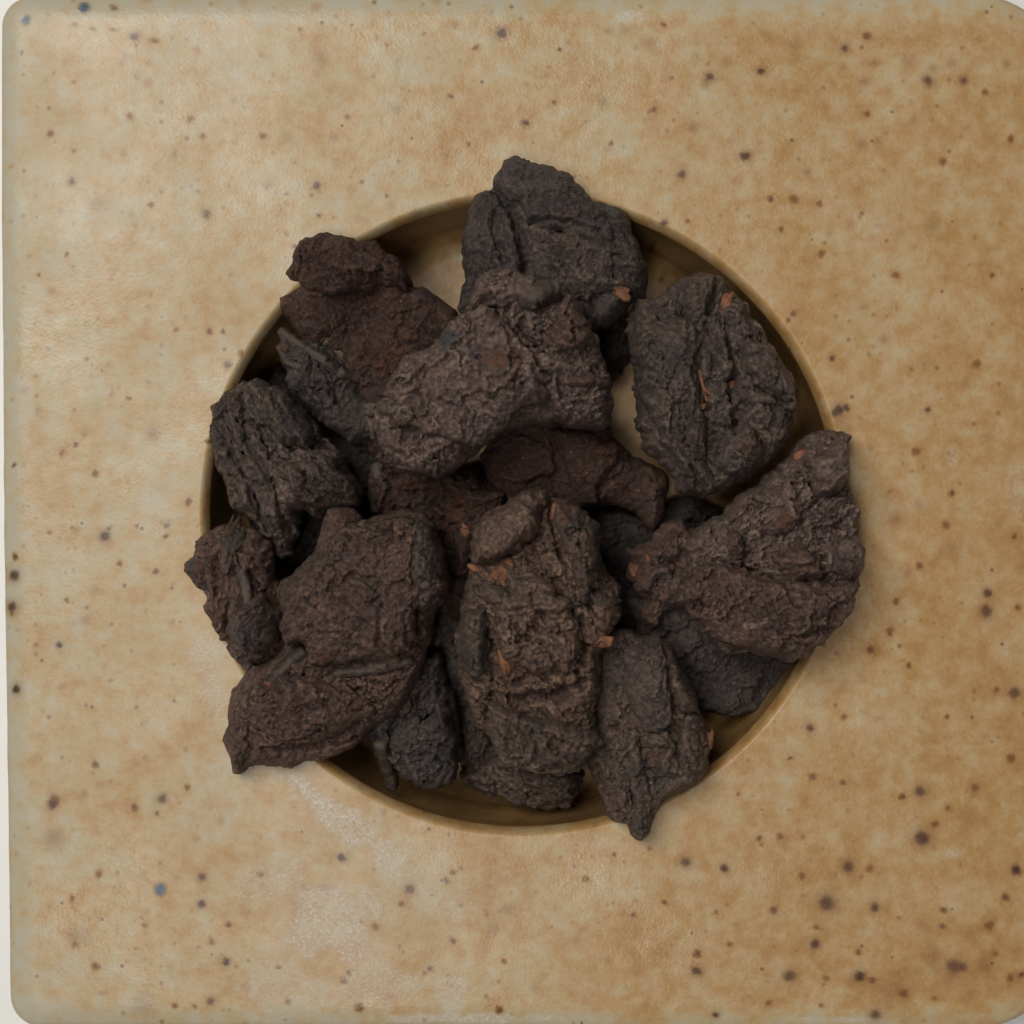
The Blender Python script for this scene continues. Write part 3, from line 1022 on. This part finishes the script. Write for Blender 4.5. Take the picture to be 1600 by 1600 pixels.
# ---- deep ones first -----------------------------------------------------------
nugget('small lump coloured dark for the shade under the top nugget', [(870, 470), (960, 478), (985, 500), (990, 560), (975, 588), (950, 585), (915, 550), (870, 520)],
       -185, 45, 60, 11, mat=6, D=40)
nugget('lump painted shade-dark, deep in the gap right of the oval nugget on the left wall', [(430, 560), (500, 600), (560, 640), (620, 690), (600, 780), (560, 860), (480, 900), (400, 880), (380, 760), (400, 640)],
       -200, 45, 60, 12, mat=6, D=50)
nugget('reddish lump deep under the big centre nugget, pale knobbly twig on its left',
       [(570, 740), (590, 712), (660, 720), (740, 735), (800, 760), (800, 830), (750, 900), (735, 980), (690, 985), (680, 880), (640, 830), (585, 815), (566, 780)],
       -165, 55, 110, 13, mat=7, strips=4, D=60, rust=[(718, 795, 22, .7), (640, 760, 22, .35), (705, 815, 20, .5)],
       stems=[([(594, 728), (592, 760), (590, 798)], [10, 11, 8], 'dark', 0.5)], chips=[(728, 828, 6, 9, 0.2)])
nugget('lump coloured black for the shade between the middle and far right nuggets', [(920, 790), (1000, 800), (1080, 770), (1130, 790), (1110, 850), (1040, 880), (1000, 960), (940, 940), (925, 860)],
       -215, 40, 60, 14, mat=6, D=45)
nugget('dark smooth lump low at lower right, half under the craggy right nugget',
       [(975, 930), (1060, 915), (1150, 950), (1230, 1010), (1236, 1045), (1229, 1064), (1206, 1088), (1180, 1111), (1150, 1122), (1122, 1120), (1092, 1106), (1060, 1085), (1010, 1030), (980, 985)],
       -150, 48, 90, 15, mat=2, D=75, lump=1.1, fib=0.6, leafy=0.8, cracks=[([(1130, 1040), (1150, 1010), (1200, 1020)], 8, 3)])
nugget('thin wrinkled lump lying lowest at the bottom of the well',
       [(716, 1208), (740, 1190), (800, 1170), (880, 1180), (912, 1208), (908, 1234), (893, 1247), (880, 1262), (856, 1264), (832, 1265), (807, 1259), (779, 1247), (744, 1232), (722, 1220)],
       -135, 42, 80, 16, mat=4, strips=7, D=36, ang=-0.35, fib=1.5, leafy=0.5, slabs=[([(800, 1195), (905, 1200), (900, 1225), (870, 1250), (835, 1235)], 8, 2)],
       ridges=[([(730, 1207), (780, 1215), (830, 1225), (836, 1258)], 8, 6), ([(745, 1222), (790, 1240), (832, 1256)], 6, 5), ([(850, 1210), (880, 1240)], 6, 6), ([(870, 1205), (900, 1228)], 6, 5)])
nugget('flat smooth brown lump in the middle with a pointed tail to lower right',
       [(750, 710), (765, 688), (790, 655), (870, 635), (945, 655), (968, 695), (990, 716), (1006, 720), (1022, 724), (1038, 737), (1046, 752), (1043, 780), (1036, 812), (1021, 829), (1010, 822),
        (995, 803), (972, 790), (950, 786), (930, 790), (905, 800), (860, 815), (815, 805), (790, 785), (772, 768), (758, 742)],
       -115, 52, 90, 17, mat=7, strips=0, D=60, lump=0.6, leafy=0.45, fib=0.45, jag=0.6, rust=[(948, 690, 22, .55), (960, 715, 14, .3)],
       slabs=[([(860, 668), (960, 690), (975, 705), (935, 765), (925, 788), (905, 786), (880, 730)], 7, 3), ([(755, 690), (810, 680), (855, 700), (870, 740), (800, 760), (765, 740)], 6, 6)],
       cracks=[([(855, 680), (862, 705), (868, 725)], 7, 2.4), ([(935, 792), (935, 762), (960, 745), (975, 730)], 8, 2.6), ([(888, 742), (915, 738), (940, 715)], 5, 2.2)])
nugget('reddish brown lump on the upper left with a scalloped left edge',
       [(466, 391), (480, 380), (499, 375), (530, 373), (548, 375), (555, 383), (572, 376), (590, 378), (603, 393), (627, 406), (634, 421), (642, 434), (645, 450), (664, 449), (689, 467), (714, 484), (722, 500), (710, 560),
        (670, 620), (625, 660), (580, 650), (550, 600), (520, 565), (480, 545), (455, 510), (438, 484), (438, 465), (455, 458), (472, 450), (456, 443), (447, 429), (460, 414), (473, 407), (467, 399)],
       -33, 55, 130, 18, mat=7, strips=5, D=60, lump=0.8, leafy=0.6, fib=0.55, jag=0.35, tilt=(-0.12, 0.14),
       slabs=[([(466, 391), (500, 375), (550, 378), (640, 430), (640, 460), (600, 455), (540, 470), (490, 468), (470, 440)], 17, 10)],
       cracks=[([(470, 447), (485, 425), (480, 405)], 9, 3), ([(555, 385), (560, 400), (590, 408), (628, 428)], 9, 3)],
       ridges=[([(590, 385), (618, 402), (636, 425)], 8, 9)], bumps=[(560, 500, -26, 45), (600, 520, -18, 35), (668, 475, 12, 25)],
       rust=[(620, 555, 24, .45), (598, 575, 16, .4), (640, 520, 20, .2)])
nugget('bundle of twigs and curled leaves under the upper left lump',
       [(442, 521), (438, 546), (437, 562), (450, 578), (444, 598), (472, 622), (492, 652), (517, 672), (549, 690), (585, 690), (590, 650), (566, 622), (578, 600), (574, 587), (552, 559), (534, 536), (517, 520), (499, 514), (484, 524), (480, 536), (456, 528)],
       -35, 34, 120, 19, mat=2, strips=6, D=38, ang=-0.75, fib=1.6, leafy=0.7, lump=1.0, tilt=(-0.15, 0.25), dust=[(520, 575, 22, .3)],
       stems=[([(443, 520), (480, 548), (515, 568)], [7, 8, 7], 'dark', 0.9), ([(488, 522), (506, 524), (514, 538)], [10, 10, 8], 'pale', 1.0), ([(518, 530), (538, 555), (560, 580)], [7, 9, 6], 'pale', 0.7),
              ([(535, 585), (555, 592), (577, 598)], [9, 8, 6], 'dark', 1.2), ([(440, 545), (455, 570), (490, 585)], [5, 7, 5], 'dark', 0.8)],
       cracks=[([(480, 590), (505, 620), (520, 650)], 9, 3), ([(520, 600), (530, 630)], 9, 3)], rust=[(446, 550, 9, .7)])
nugget('ragged reddish lump lying on the far left rim of the well',
       [(303, 849), (314, 836), (337, 823), (375, 815), (402, 830), (424, 856), (436, 915), (448, 941), (455, 981), (445, 1012), (424, 1028), (404, 1036), (389, 1048), (370, 1038), (360, 1024), (357, 1004), (337, 981),
        (323, 953), (316, 930), (303, 918), (297, 904), (287, 895), (290, 882), (306, 872), (309, 857)],
       12, 46, 70, 20, mat=1, strips=6, D=50, ang=1.25, fib=1.8, leafy=0.8, jag=1.2, tilt=(0.12, 0.0), lump=0.9,
       rust=[(345, 890, 34, .30), (352, 955, 14, .6), (362, 1000, 14, .8), (358, 860, 10, .5), (415, 895, 8, .4)], dust=[(300, 885, 16, .8), (400, 985, 40, .7)],
       slabs=[([(372, 930), (420, 925), (445, 960), (440, 1005), (400, 1020), (370, 985)], 16, 9)],
       stems=[([(388, 890), (397, 915), (402, 945)], [9, 8, 7], 'dark', 0.6)], bumps=[(297, 888, 10, 12)])
nugget('dark wrinkled oval lump against the left wall of the well',
       [(334, 633), (349, 619), (367, 608), (383, 595), (405, 593), (421, 596), (449, 612), (474, 631), (492, 659), (504, 687), (526, 700), (549, 731), (564, 756), (566, 783), (545, 792), (517, 794), (500, 812),
        (470, 800), (466, 832), (452, 866), (442, 878), (424, 850), (404, 829), (381, 806), (362, 785), (352, 765), (342, 726), (331, 695), (332, 655)],
       -25, 62, 120, 21, mat=0, strips=9, D=70, ang=-1.0, fib=1.7, leafy=0.9, lump=0.8, tilt=(-0.10, 0.06),
       slabs=[([(395, 600), (450, 615), (500, 680), (490, 710), (440, 690), (410, 640)], 13, 10), ([(455, 730), (520, 710), (562, 760), (560, 790), (490, 795), (460, 770)], 10, 8)],
       cracks=[([(345, 660), (365, 700), (400, 760), (425, 830)], 14, 4), ([(385, 620), (400, 690), (440, 760), (455, 830)], 14, 4), ([(365, 640), (380, 690), (400, 720)], 9, 3), ([(455, 700), (520, 735)], 10, 4)])
nugget('knobbly lump below the lower left slab, with a thick straight stalk',
       [(640, 1030), (677, 1015), (690, 1022), (698, 1053), (706, 1082), (713, 1111), (721, 1148), (721, 1183), (715, 1211), (696, 1229), (668, 1231), (645, 1222), (625, 1210), (610, 1200), (590, 1182), (570, 1150), (565, 1110), (600, 1080)],
       -75, 56, 110, 22, mat=2, strips=7, D=52, ang=1.2, fib=1.2, leafy=0.9, tilt=(0.05, 0.0),
       slabs=[([(640, 1125), (700, 1100), (718, 1150), (716, 1205), (690, 1226), (650, 1215), (632, 1180)], 20, 6), ([(650, 1200), (710, 1200), (695, 1226), (660, 1226)], 4, 3)],
       ridges=[([(675, 1060), (690, 1095), (705, 1125)], 9, 7), ([(668, 1050), (665, 1110)], 9, 7)],
       cracks=[([(650, 1150), (690, 1145), (710, 1160)], 8, 2.5), ([(645, 1170), (680, 1165), (708, 1185)], 8, 2.5), ([(660, 1130), (690, 1130)], 7, 2.5)],
       stems=[([(600, 1150), (606, 1190), (614, 1228)], [11, 10, 9], 'dark', 1.2)])
nugget('small dark lump tucked left of the craggy right nugget, with orange fleck',
       [(979, 857), (997, 854), (1013, 846), (1030, 823), (1051, 811), (1070, 815), (1100, 835), (1110, 900), (1080, 960), (1044, 948), (1020, 985), (1000, 975), (1004, 938), (991, 926), (982, 905), (976, 885), (990, 874)],
       -85, 42, 100, 23, mat=1, strips=3, D=48, ang=0.9, chips=[(989, 890, 7, 10, 0.1), (1008, 872, 3, 7, 0.3)], rust=[(1000, 895, 14, .3), (1010, 980, 20, .2)], bumps=[(1052, 845, 12, 25)])
nugget('dark lump deep in the slot between the lower left slab and the lower centre nugget',
       [(650, 900), (740, 900), (770, 1000), (770, 1100), (790, 1190), (740, 1215), (690, 1160), (670, 1060), (640, 980)],
       -190, 45, 80, 41, mat=0, D=50, ang=1.4)
nugget('lump coloured dark for the full shade deep behind the pointed lower right nugget',
       [(900, 900), (1000, 930), (1040, 990), (1040, 1080), (980, 1150), (900, 1130), (880, 1000)],
       -195, 45, 70, 42, mat=6, D=50, ang=0.4)
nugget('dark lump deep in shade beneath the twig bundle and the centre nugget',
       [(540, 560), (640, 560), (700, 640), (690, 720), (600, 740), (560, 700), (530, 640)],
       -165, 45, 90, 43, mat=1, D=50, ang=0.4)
# ---- upper layer ---------------------------------------------------------------
nugget('dark smooth nugget overhanging the top rim of the well, orange spot at lower right',
       [(778, 270), (786, 256), (804, 250), (835, 258), (866, 266), (892, 281), (910, 301), (921, 317), (940, 319), (960, 322), (977, 332), (986, 352), (993, 376), (1004, 396), (1012, 420), (1013, 436), (1008, 450), (1011, 472),
        (994, 470), (975, 490), (955, 508), (935, 514), (915, 525), (880, 540), (800, 525), (730, 505), (714, 484), (718, 462), (727, 438), (723, 418), (720, 392), (724, 368), (726, 342), (735, 318), (744, 305), (766, 297), (769, 284)],
       -5, 66, 120, 24, mat=2, strips=3, D=78, ang=-0.5, lump=0.7, leafy=0.55, fib=0.5, jag=0.5, tilt=(0.0, 0.09),
       slabs=[([(781, 268), (806, 252), (890, 282), (925, 325), (945, 350), (960, 400), (900, 385), (825, 360), (810, 330), (790, 320)], 15, 12),
              ([(826, 360), (900, 375), (950, 400), (955, 450), (910, 480), (830, 440)], 9, 5)],
       cracks=[([(772, 300), (795, 330), (812, 370), (820, 430)], 24, 7), ([(770, 345), (775, 380), (790, 420)], 12, 5), ([(826, 360), (850, 358), (890, 362), (935, 375), (955, 395)], 9, 3), ([(905, 395), (903, 440)], 6, 3)],
       bumps=[(745, 380, 12, 25), (935, 475, -18, 18), (960, 345, 10, 22), (985, 420, 10, 18)], chips=[(968, 464, 13, 9, -0.7)], rust=[(968, 465, 18, .35), (945, 500, 16, .25)],
       dust=[(800, 265, 22, .5), (960, 330, 26, .5)])
nugget('oval nugget on the upper right, deeply folded, orange chip near its top',
       [(993, 472), (1020, 465), (1034, 462), (1050, 445), (1074, 430), (1092, 426), (1122, 429), (1140, 443), (1144, 466), (1165, 480), (1186, 505), (1204, 540), (1218, 562), (1236, 586), (1244, 610), (1243, 636), (1234, 660),
        (1232, 687), (1216, 712), (1190, 734), (1164, 752), (1134, 769), (1098, 777), (1068, 774), (1054, 760), (1046, 736), (1026, 719), (1003, 704), (998, 680), (989, 640), (992, 607), (986, 580), (986, 550), (980, 520), (981, 490)],
       -8, 74, 130, 25, mat=0, strips=12, D=80, ang=-1.15, fib=1.1, leafy=0.9, lump=0.8, tilt=(0.02, 0.0),
       slabs=[([(990, 480), (1040, 490), (1080, 520), (1075, 580), (1090, 650), (1100, 740), (1060, 750), (1000, 640), (985, 560)], 17, 8),
              ([(1135, 540), (1190, 540), (1235, 600), (1235, 650), (1210, 640), (1160, 600)], 14, 10),
              ([(1150, 660), (1190, 700), (1170, 745), (1130, 745), (1110, 720)], 8, 8), ([(1078, 440), (1110, 440), (1105, 480), (1085, 500)], 11, 5)],
       cracks=[([(1065, 440), (1060, 480), (1070, 510)], 20, 8), ([(1112, 440), (1105, 480), (1100, 500)], 12, 4), ([(1130, 500), (1128, 550), (1140, 590)], 14, 4), ([(1080, 530), (1085, 590), (1100, 640)], 12, 4),
               ([(1136, 600), (1150, 640), (1145, 665)], 34, 11), ([(1050, 700), (1080, 745)], 7, 3), ([(1000, 670), (1030, 700)], 8, 3)],
       ridges=[([(1100, 505), (1115, 530), (1118, 560), (1128, 590)], 15, 10), ([(1145, 490), (1150, 520), (1148, 545)], 12, 12), ([(1092, 560), (1098, 590)], 10, 9)],
       stems=[([(1058, 562), (1072, 548), (1086, 534)], [9, 11, 6], 'pale', 0.1), ([(1084, 585), (1090, 610), (1096, 632)], [3.0, 2.6, 2.2], 'orange', 0.8), ([(1090, 608), (1100, 622)], [2.4, 1.8], 'orange', 0.8),
              ([(1092, 612), (1087, 638)], [2.2, 1.6], 'orange', 0.8)],
       chips=[(1127, 482, 8, 15, -0.25), (1133, 606, 9, 5, 0.7), (1086, 642, 8, 4, 0.6)], rust=[(1165, 700, 28, .30), (1088, 640, 12, .5), (1088, 432, 16, .3), (1238, 610, 18, .3)])
nugget('big craggy nugget at far right, lying over the right rim of the well',
       [(1251, 685), (1279, 674), (1301, 671), (1322, 679), (1322, 693), (1317, 709), (1319, 748), (1329, 779), (1336, 801), (1336, 841), (1347, 856), (1347, 874), (1339, 894), (1336, 926), (1333, 947), (1319, 964), (1297, 985),
        (1282, 1004), (1260, 1023), (1229, 1036), (1210, 1027), (1191, 1020), (1160, 1023), (1135, 1017), (1116, 1002), (1097, 989), (1095, 972), (1076, 957), (1051, 944), (1045, 926), (1056, 901), (1075, 885), (1072, 850),
        (1079, 832), (1101, 818), (1129, 801), (1154, 772), (1179, 754), (1207, 738), (1229, 713)],
       22, 72, 120, 26, mat=5, strips=9, D=75, ang=0.6, fib=0.9, leafy=1.25, lump=0.9, tilt=(0.05, 0.02),
       slabs=[([(1057, 900), (1100, 870), (1180, 900), (1250, 905), (1330, 900), (1310, 960), (1230, 1030), (1120, 1000), (1050, 940)], 12, 6),
              ([(1190, 855), (1240, 850), (1265, 870), (1270, 900), (1220, 905), (1195, 880)], 9, 4), ([(1125, 830), (1150, 830), (1155, 875), (1130, 870)], 9, 4),
              ([(1240, 720), (1310, 680), (1316, 760), (1260, 780)], 9, 10), ([(1275, 840), (1330, 830), (1338, 900), (1290, 900)], 8, 5)],
       cracks=[([(1110, 872), (1150, 885), (1200, 905), (1240, 925)], 14, 4), ([(1185, 860), (1190, 885), (1240, 880), (1262, 866), (1275, 870)], 13, 3.5), ([(1140, 930), (1135, 955), (1125, 960)], 12, 4), ([(1238, 985), (1265, 980), (1285, 975)], 12, 4),
               ([(1262, 780), (1268, 810)], 10, 4), ([(1215, 735), (1235, 775)], 10, 3.5)],
       ridges=[([(1100, 822), (1140, 805), (1160, 780)], 10, 8), ([(1210, 745), (1222, 775)], 8, 8)],
       bumps=[(1155, 970, 14, 25), (1310, 850, 10, 30), (1195, 820, -12, 20)], chips=[(1243, 713, 11, 7, 0.4)], rust=[(1213, 812, 16, .75), (1243, 713, 17, .35), (1155, 975, 14, .3), (1150, 790, 26, .2)])
nugget('sharp pointed nugget at lower right whose tip hangs over the bottom rim',
       [(956, 984), (985, 983), (1010, 994), (1032, 990), (1048, 1006), (1061, 1034), (1077, 1059), (1089, 1081), (1094, 1112), (1105, 1134), (1114, 1153), (1108, 1181), (1108, 1200), (1088, 1226), (1047, 1245), (1032, 1259),
        (1020, 1273), (1016, 1297), (1001, 1312), (988, 1304), (979, 1288), (960, 1281), (940, 1266), (934, 1231), (921, 1200), (912, 1178), (920, 1150), (925, 1087), (935, 1025), (945, 994)],
       10, 66, 120, 27, mat=4, strips=9, D=78, ang=1.15, fib=1.0, leafy=0.6, lump=0.8, jag=0.5, tilt=(0.0, -0.01),
       slabs=[([(1040, 1025), (1060, 1040), (1090, 1090), (1090, 1110), (1055, 1105), (1035, 1060)], 10, 4), ([(975, 1000), (1035, 1000), (1050, 1120), (1000, 1140), (970, 1070)], 12, 14)],
       cracks=[([(1036, 1030), (1040, 1065), (1055, 1105), (1085, 1112)], 11, 3.2), ([(1045, 1130), (1060, 1180), (1075, 1195)], 14, 8), ([(930, 1190), (945, 1230), (975, 1275)], 11, 4), ([(1000, 1150), (1025, 1210)], 12, 7), ([(945, 1210), (975, 1220), (990, 1250)], 7, 3)],
       ridges=[([(985, 1180), (1000, 1240), (1000, 1300)], 14, 14), ([(930, 1200), (950, 1250), (975, 1280)], 7, 8), ([(1060, 1150), (1075, 1200)], 9, 10)],
       chips=[(1106, 1150, 5, 16, -0.2)], rust=[(1018, 1175, 18, .4), (1100, 1145, 16, .5), (1045, 1015, 10, .3)], dust=[(1010, 1200, 40, .4), (1000, 1280, 20, .6)])
nugget('large pale brown craggy nugget in the lower centre, dotted with orange chips',
       [(822, 762), (852, 766), (862, 779), (885, 779), (900, 790), (912, 806), (934, 816), (941, 840), (933, 854), (938, 872), (948, 895), (973, 915), (968, 935), (973, 957), (961, 977), (954, 1000), (943, 1019), (942, 1050),
        (939, 1087), (932, 1112), (943, 1147), (932, 1162), (919, 1169), (910, 1184), (897, 1200), (885, 1210), (854, 1204), (832, 1201), (816, 1191), (785, 1184), (769, 1162), (758, 1144), (738, 1130), (732, 1106), (725, 1081),
        (716, 1056), (715, 1025), (712, 994), (718, 960), (722, 925), (732, 900), (734, 880), (737, 865), (734, 845), (745, 820), (760, 800), (785, 790), (805, 779)],
       25, 84, 130, 28, mat=3, strips=16, D=75, ang=-0.6, fib=1.2, leafy=1.05, lump=0.8, jag=0.7,
       slabs=[([(738, 850), (760, 805), (822, 765), (852, 768), (845, 815), (825, 845), (780, 870), (740, 880)], 20, 5),
              ([(862, 780), (905, 790), (938, 820), (935, 850), (930, 900), (905, 940), (880, 860), (862, 820)], 14, 6),
              ([(775, 940), (810, 905), (850, 900), (885, 930), (905, 1000), (890, 1040), (840, 1045), (790, 1030), (772, 980)], 18, 5),
              ([(770, 1085), (800, 1100), (870, 1115), (940, 1140), (900, 1200), (840, 1200), (785, 1180), (765, 1140)], 22, 6),
              ([(722, 950), (760, 940), (770, 1000), (765, 1040), (730, 1040), (716, 1000)], 10, 6)],
       cracks=[([(862, 785), (860, 820), (875, 870), (890, 905)], 14, 4), ([(745, 884), (780, 872), (812, 858), (826, 842)], 14, 4), ([(780, 940), (800, 965), (815, 985), (845, 995)], 12, 4),
               ([(770, 1080), (800, 1085), (840, 1078), (870, 1075), (900, 1060)], 26, 8), ([(905, 960), (915, 1000), (900, 1040)], 12, 5), ([(760, 1095), (830, 1125), (900, 1150)], 10, 3.2), ([(845, 955), (838, 970)], 20, 8),
               ([(768, 1000), (772, 1060)], 10, 4)],
       ridges=[([(845, 850), (865, 880), (890, 915), (915, 960)], 12, 13), ([(725, 1055), (760, 1080), (800, 1110)], 14, 13), ([(885, 1020), (890, 1060), (935, 1100)], 10, 11), ([(915, 1020), (925, 1070)], 10, 9), ([(775, 1020), (830, 1035)], 9, 10),
               ([(835, 1085), (895, 1110)], 9, 11), ([(735, 960), (735, 1020)], 8, 8), ([(755, 960), (752, 1020)], 9, 8)],
       chips=[(782, 893, 27, 12, 0.85), (750, 886, 14, 7, -0.2), (818, 962, 12, 10, 0.5), (790, 1028, 8, 22, 0.25), (936, 998, 15, 8, 0.1), (865, 800, 6, 14, 0.0)],
       rust=[(870, 800, 22, .6), (825, 1040, 20, .3), (800, 1035, 30, .4), (880, 1100, 24, .25), (950, 960, 26, .4), (900, 985, 20, .4), (730, 860, 14, .5), (925, 1000, 24, .4)])
nugget('broad two-layered slab at lower left, crossed by a straight twig, over the rim',
       [(503, 808), (515, 794), (539, 790), (556, 796), (567, 811), (585, 808), (608, 799), (634, 795), (665, 802), (683, 823), (692, 849), (698, 878), (706, 906), (705, 924), (695, 941), (684, 948), (679, 975), (672, 1007),
        (663, 1033), (654, 1057), (642, 1083), (625, 1113), (598, 1128), (573, 1149), (547, 1171), (527, 1181), (487, 1189), (452, 1198), (418, 1195), (389, 1196), (378, 1208), (368, 1206), (360, 1182), (346, 1154), (360, 1128),
        (355, 1102), (363, 1076), (381, 1056), (404, 1039), (424, 1027), (444, 1004), (447, 981), (441, 953), (431, 927), (441, 906), (464, 892), (487, 866), (499, 843), (504, 823)],
       22, 62, 110, 29, mat=1, strips=10, D=70, ang=0.25, fib=0.9, leafy=0.75, lump=0.6, jag=0.6, tilt=(-0.01, 0.02),
       slabs=[([(450, 960), (470, 910), (540, 820), (640, 800), (690, 850), (700, 920), (655, 935), (648, 1010), (602, 1019), (556, 1025), (519, 1037), (490, 1028), (487, 1001), (455, 1004)], 34, 5),
              ([(648, 812), (680, 820), (700, 880), (700, 925), (665, 960), (650, 940), (655, 880)], 7, 4), ([(400, 1060), (470, 1045), (560, 1070), (600, 1100), (520, 1150), (440, 1150), (380, 1110)], 10, 14)],
       cracks=[([(650, 940), (665, 920), (650, 895), (655, 830)], 11, 3), ([(495, 970), (510, 978), (540, 980)], 8, 2.4), ([(640, 950), (645, 1000)], 9, 3), ([(525, 1045), (590, 1045), (640, 1040)], 10, 4), ([(400, 1120), (430, 1140), (470, 1150), (510, 1130)], 10, 3),
               ([(420, 1165), (500, 1160), (560, 1150)], 11, 4), ([(540, 1070), (600, 1075), (630, 1060)], 8, 3), ([(385, 1190), (400, 1165), (395, 1120)], 8, 3), ([(560, 1100), (600, 1090)], 8, 3), ([(605, 940), (600, 1000)], 9, 4), ([(575, 870), (600, 880), (598, 850)], 6, 3)],
       ridges=[([(548, 840), (538, 860), (552, 888), (568, 905)], 9, 8), ([(620, 950), (612, 1005)], 7, 9), ([(520, 1075), (560, 1082), (610, 1070)], 6, 8), ([(595, 905), (610, 870), (600, 850)], 6, 6)],
       stems=[([(530, 1046), (590, 1040), (646, 1028)], [8, 8, 7], 'dark', 0.7), ([(482, 1012), (455, 1036), (431, 1062)], [10, 10, 9], 'cut', 0.5), ([(400, 1040), (382, 1065), (378, 1095)], [3, 3.5, 3], 'pale', 0.3)],
       rust=[(432, 1064, 9, .7), (577, 860, 18, .3), (520, 1015, 9, .6), (655, 1000, 22, .2)], dust=[(480, 900, 50, .2)])
nugget('biggest nugget at the centre, with a rolled leaf whose open end shows orange',
       [(744, 438), (768, 419), (787, 416), (806, 430), (836, 441), (852, 439), (877, 447), (892, 463), (914, 487), (921, 513), (938, 531), (943, 557), (949, 580), (957, 588), (956, 614), (958, 637), (951, 666), (942, 672),
        (912, 671), (871, 661), (834, 665), (805, 669), (790, 674), (769, 690), (741, 712), (714, 734), (684, 745), (651, 742), (623, 731), (601, 712), (590, 694), (583, 660), (572, 650), (573, 629), (590, 624), (611, 619),
        (615, 598), (616, 579), (632, 565), (654, 551), (677, 545), (686, 526), (703, 515), (718, 506), (727, 487), (741, 466), (752, 452), (744, 446)],
       72, 78, 110, 30, mat=5, strips=10, D=72, ang=0.7, fib=1.15, leafy=0.9, lump=0.7, jag=0.7, tilt=(0.0, 0.0),
       slabs=[([(612, 600), (640, 560), (690, 540), (700, 515), (760, 480), (800, 520), (828, 560), (846, 590), (858, 622), (849, 635), (824, 637), (802, 654), (788, 678), (740, 705), (690, 690), (640, 670), (605, 650)], 26, 7),
              ([(745, 440), (790, 418), (840, 445), (830, 480), (760, 490), (730, 490)], 9, 8), ([(885, 460), (920, 510), (930, 540), (900, 560), (860, 550), (860, 510)], 12, 5)],
       cracks=[([(812, 495), (820, 530), (850, 555), (890, 570)], 18, 6), ([(785, 520), (800, 540), (812, 535)], 9, 3), ([(850, 590), (870, 590), (880, 630)], 14, 5), ([(925, 620), (945, 608)], 6, 2.2), ([(640, 565), (660, 580)], 7, 3), ([(735, 490), (790, 470)], 6, 3),
               ([(805, 600), (820, 600)], 12, 5), ([(600, 700), (640, 715), (690, 700)], 8, 4)],
       ridges=[([(870, 520), (895, 545), (915, 530), (912, 505)], 9, 7), ([(600, 625), (620, 600)], 7, 7), ([(690, 665), (745, 660)], 6, 6)],
       bumps=[(835, 515, 12, 14), (700, 540, 12, 25), (640, 600, 10, 30)],
       stems=[([(822, 486), (843, 474), (866, 460)], [16, 17, 17], 'roll', 1.2), ([(630, 636), (605, 642), (576, 645)], [9, 9, 8], 'pale', 0.5), ([(578, 650), (582, 668), (584, 684)], [6, 5, 4.5], 'pale', 0.9)],
       rust=[(775, 572, 22, .75), (800, 570, 18, .6), (760, 560, 10, .5), (765, 615, 22, .25), (880, 590, 12, .3)], dust=[(704, 538, 24, .95), (745, 560, 20, .5)])
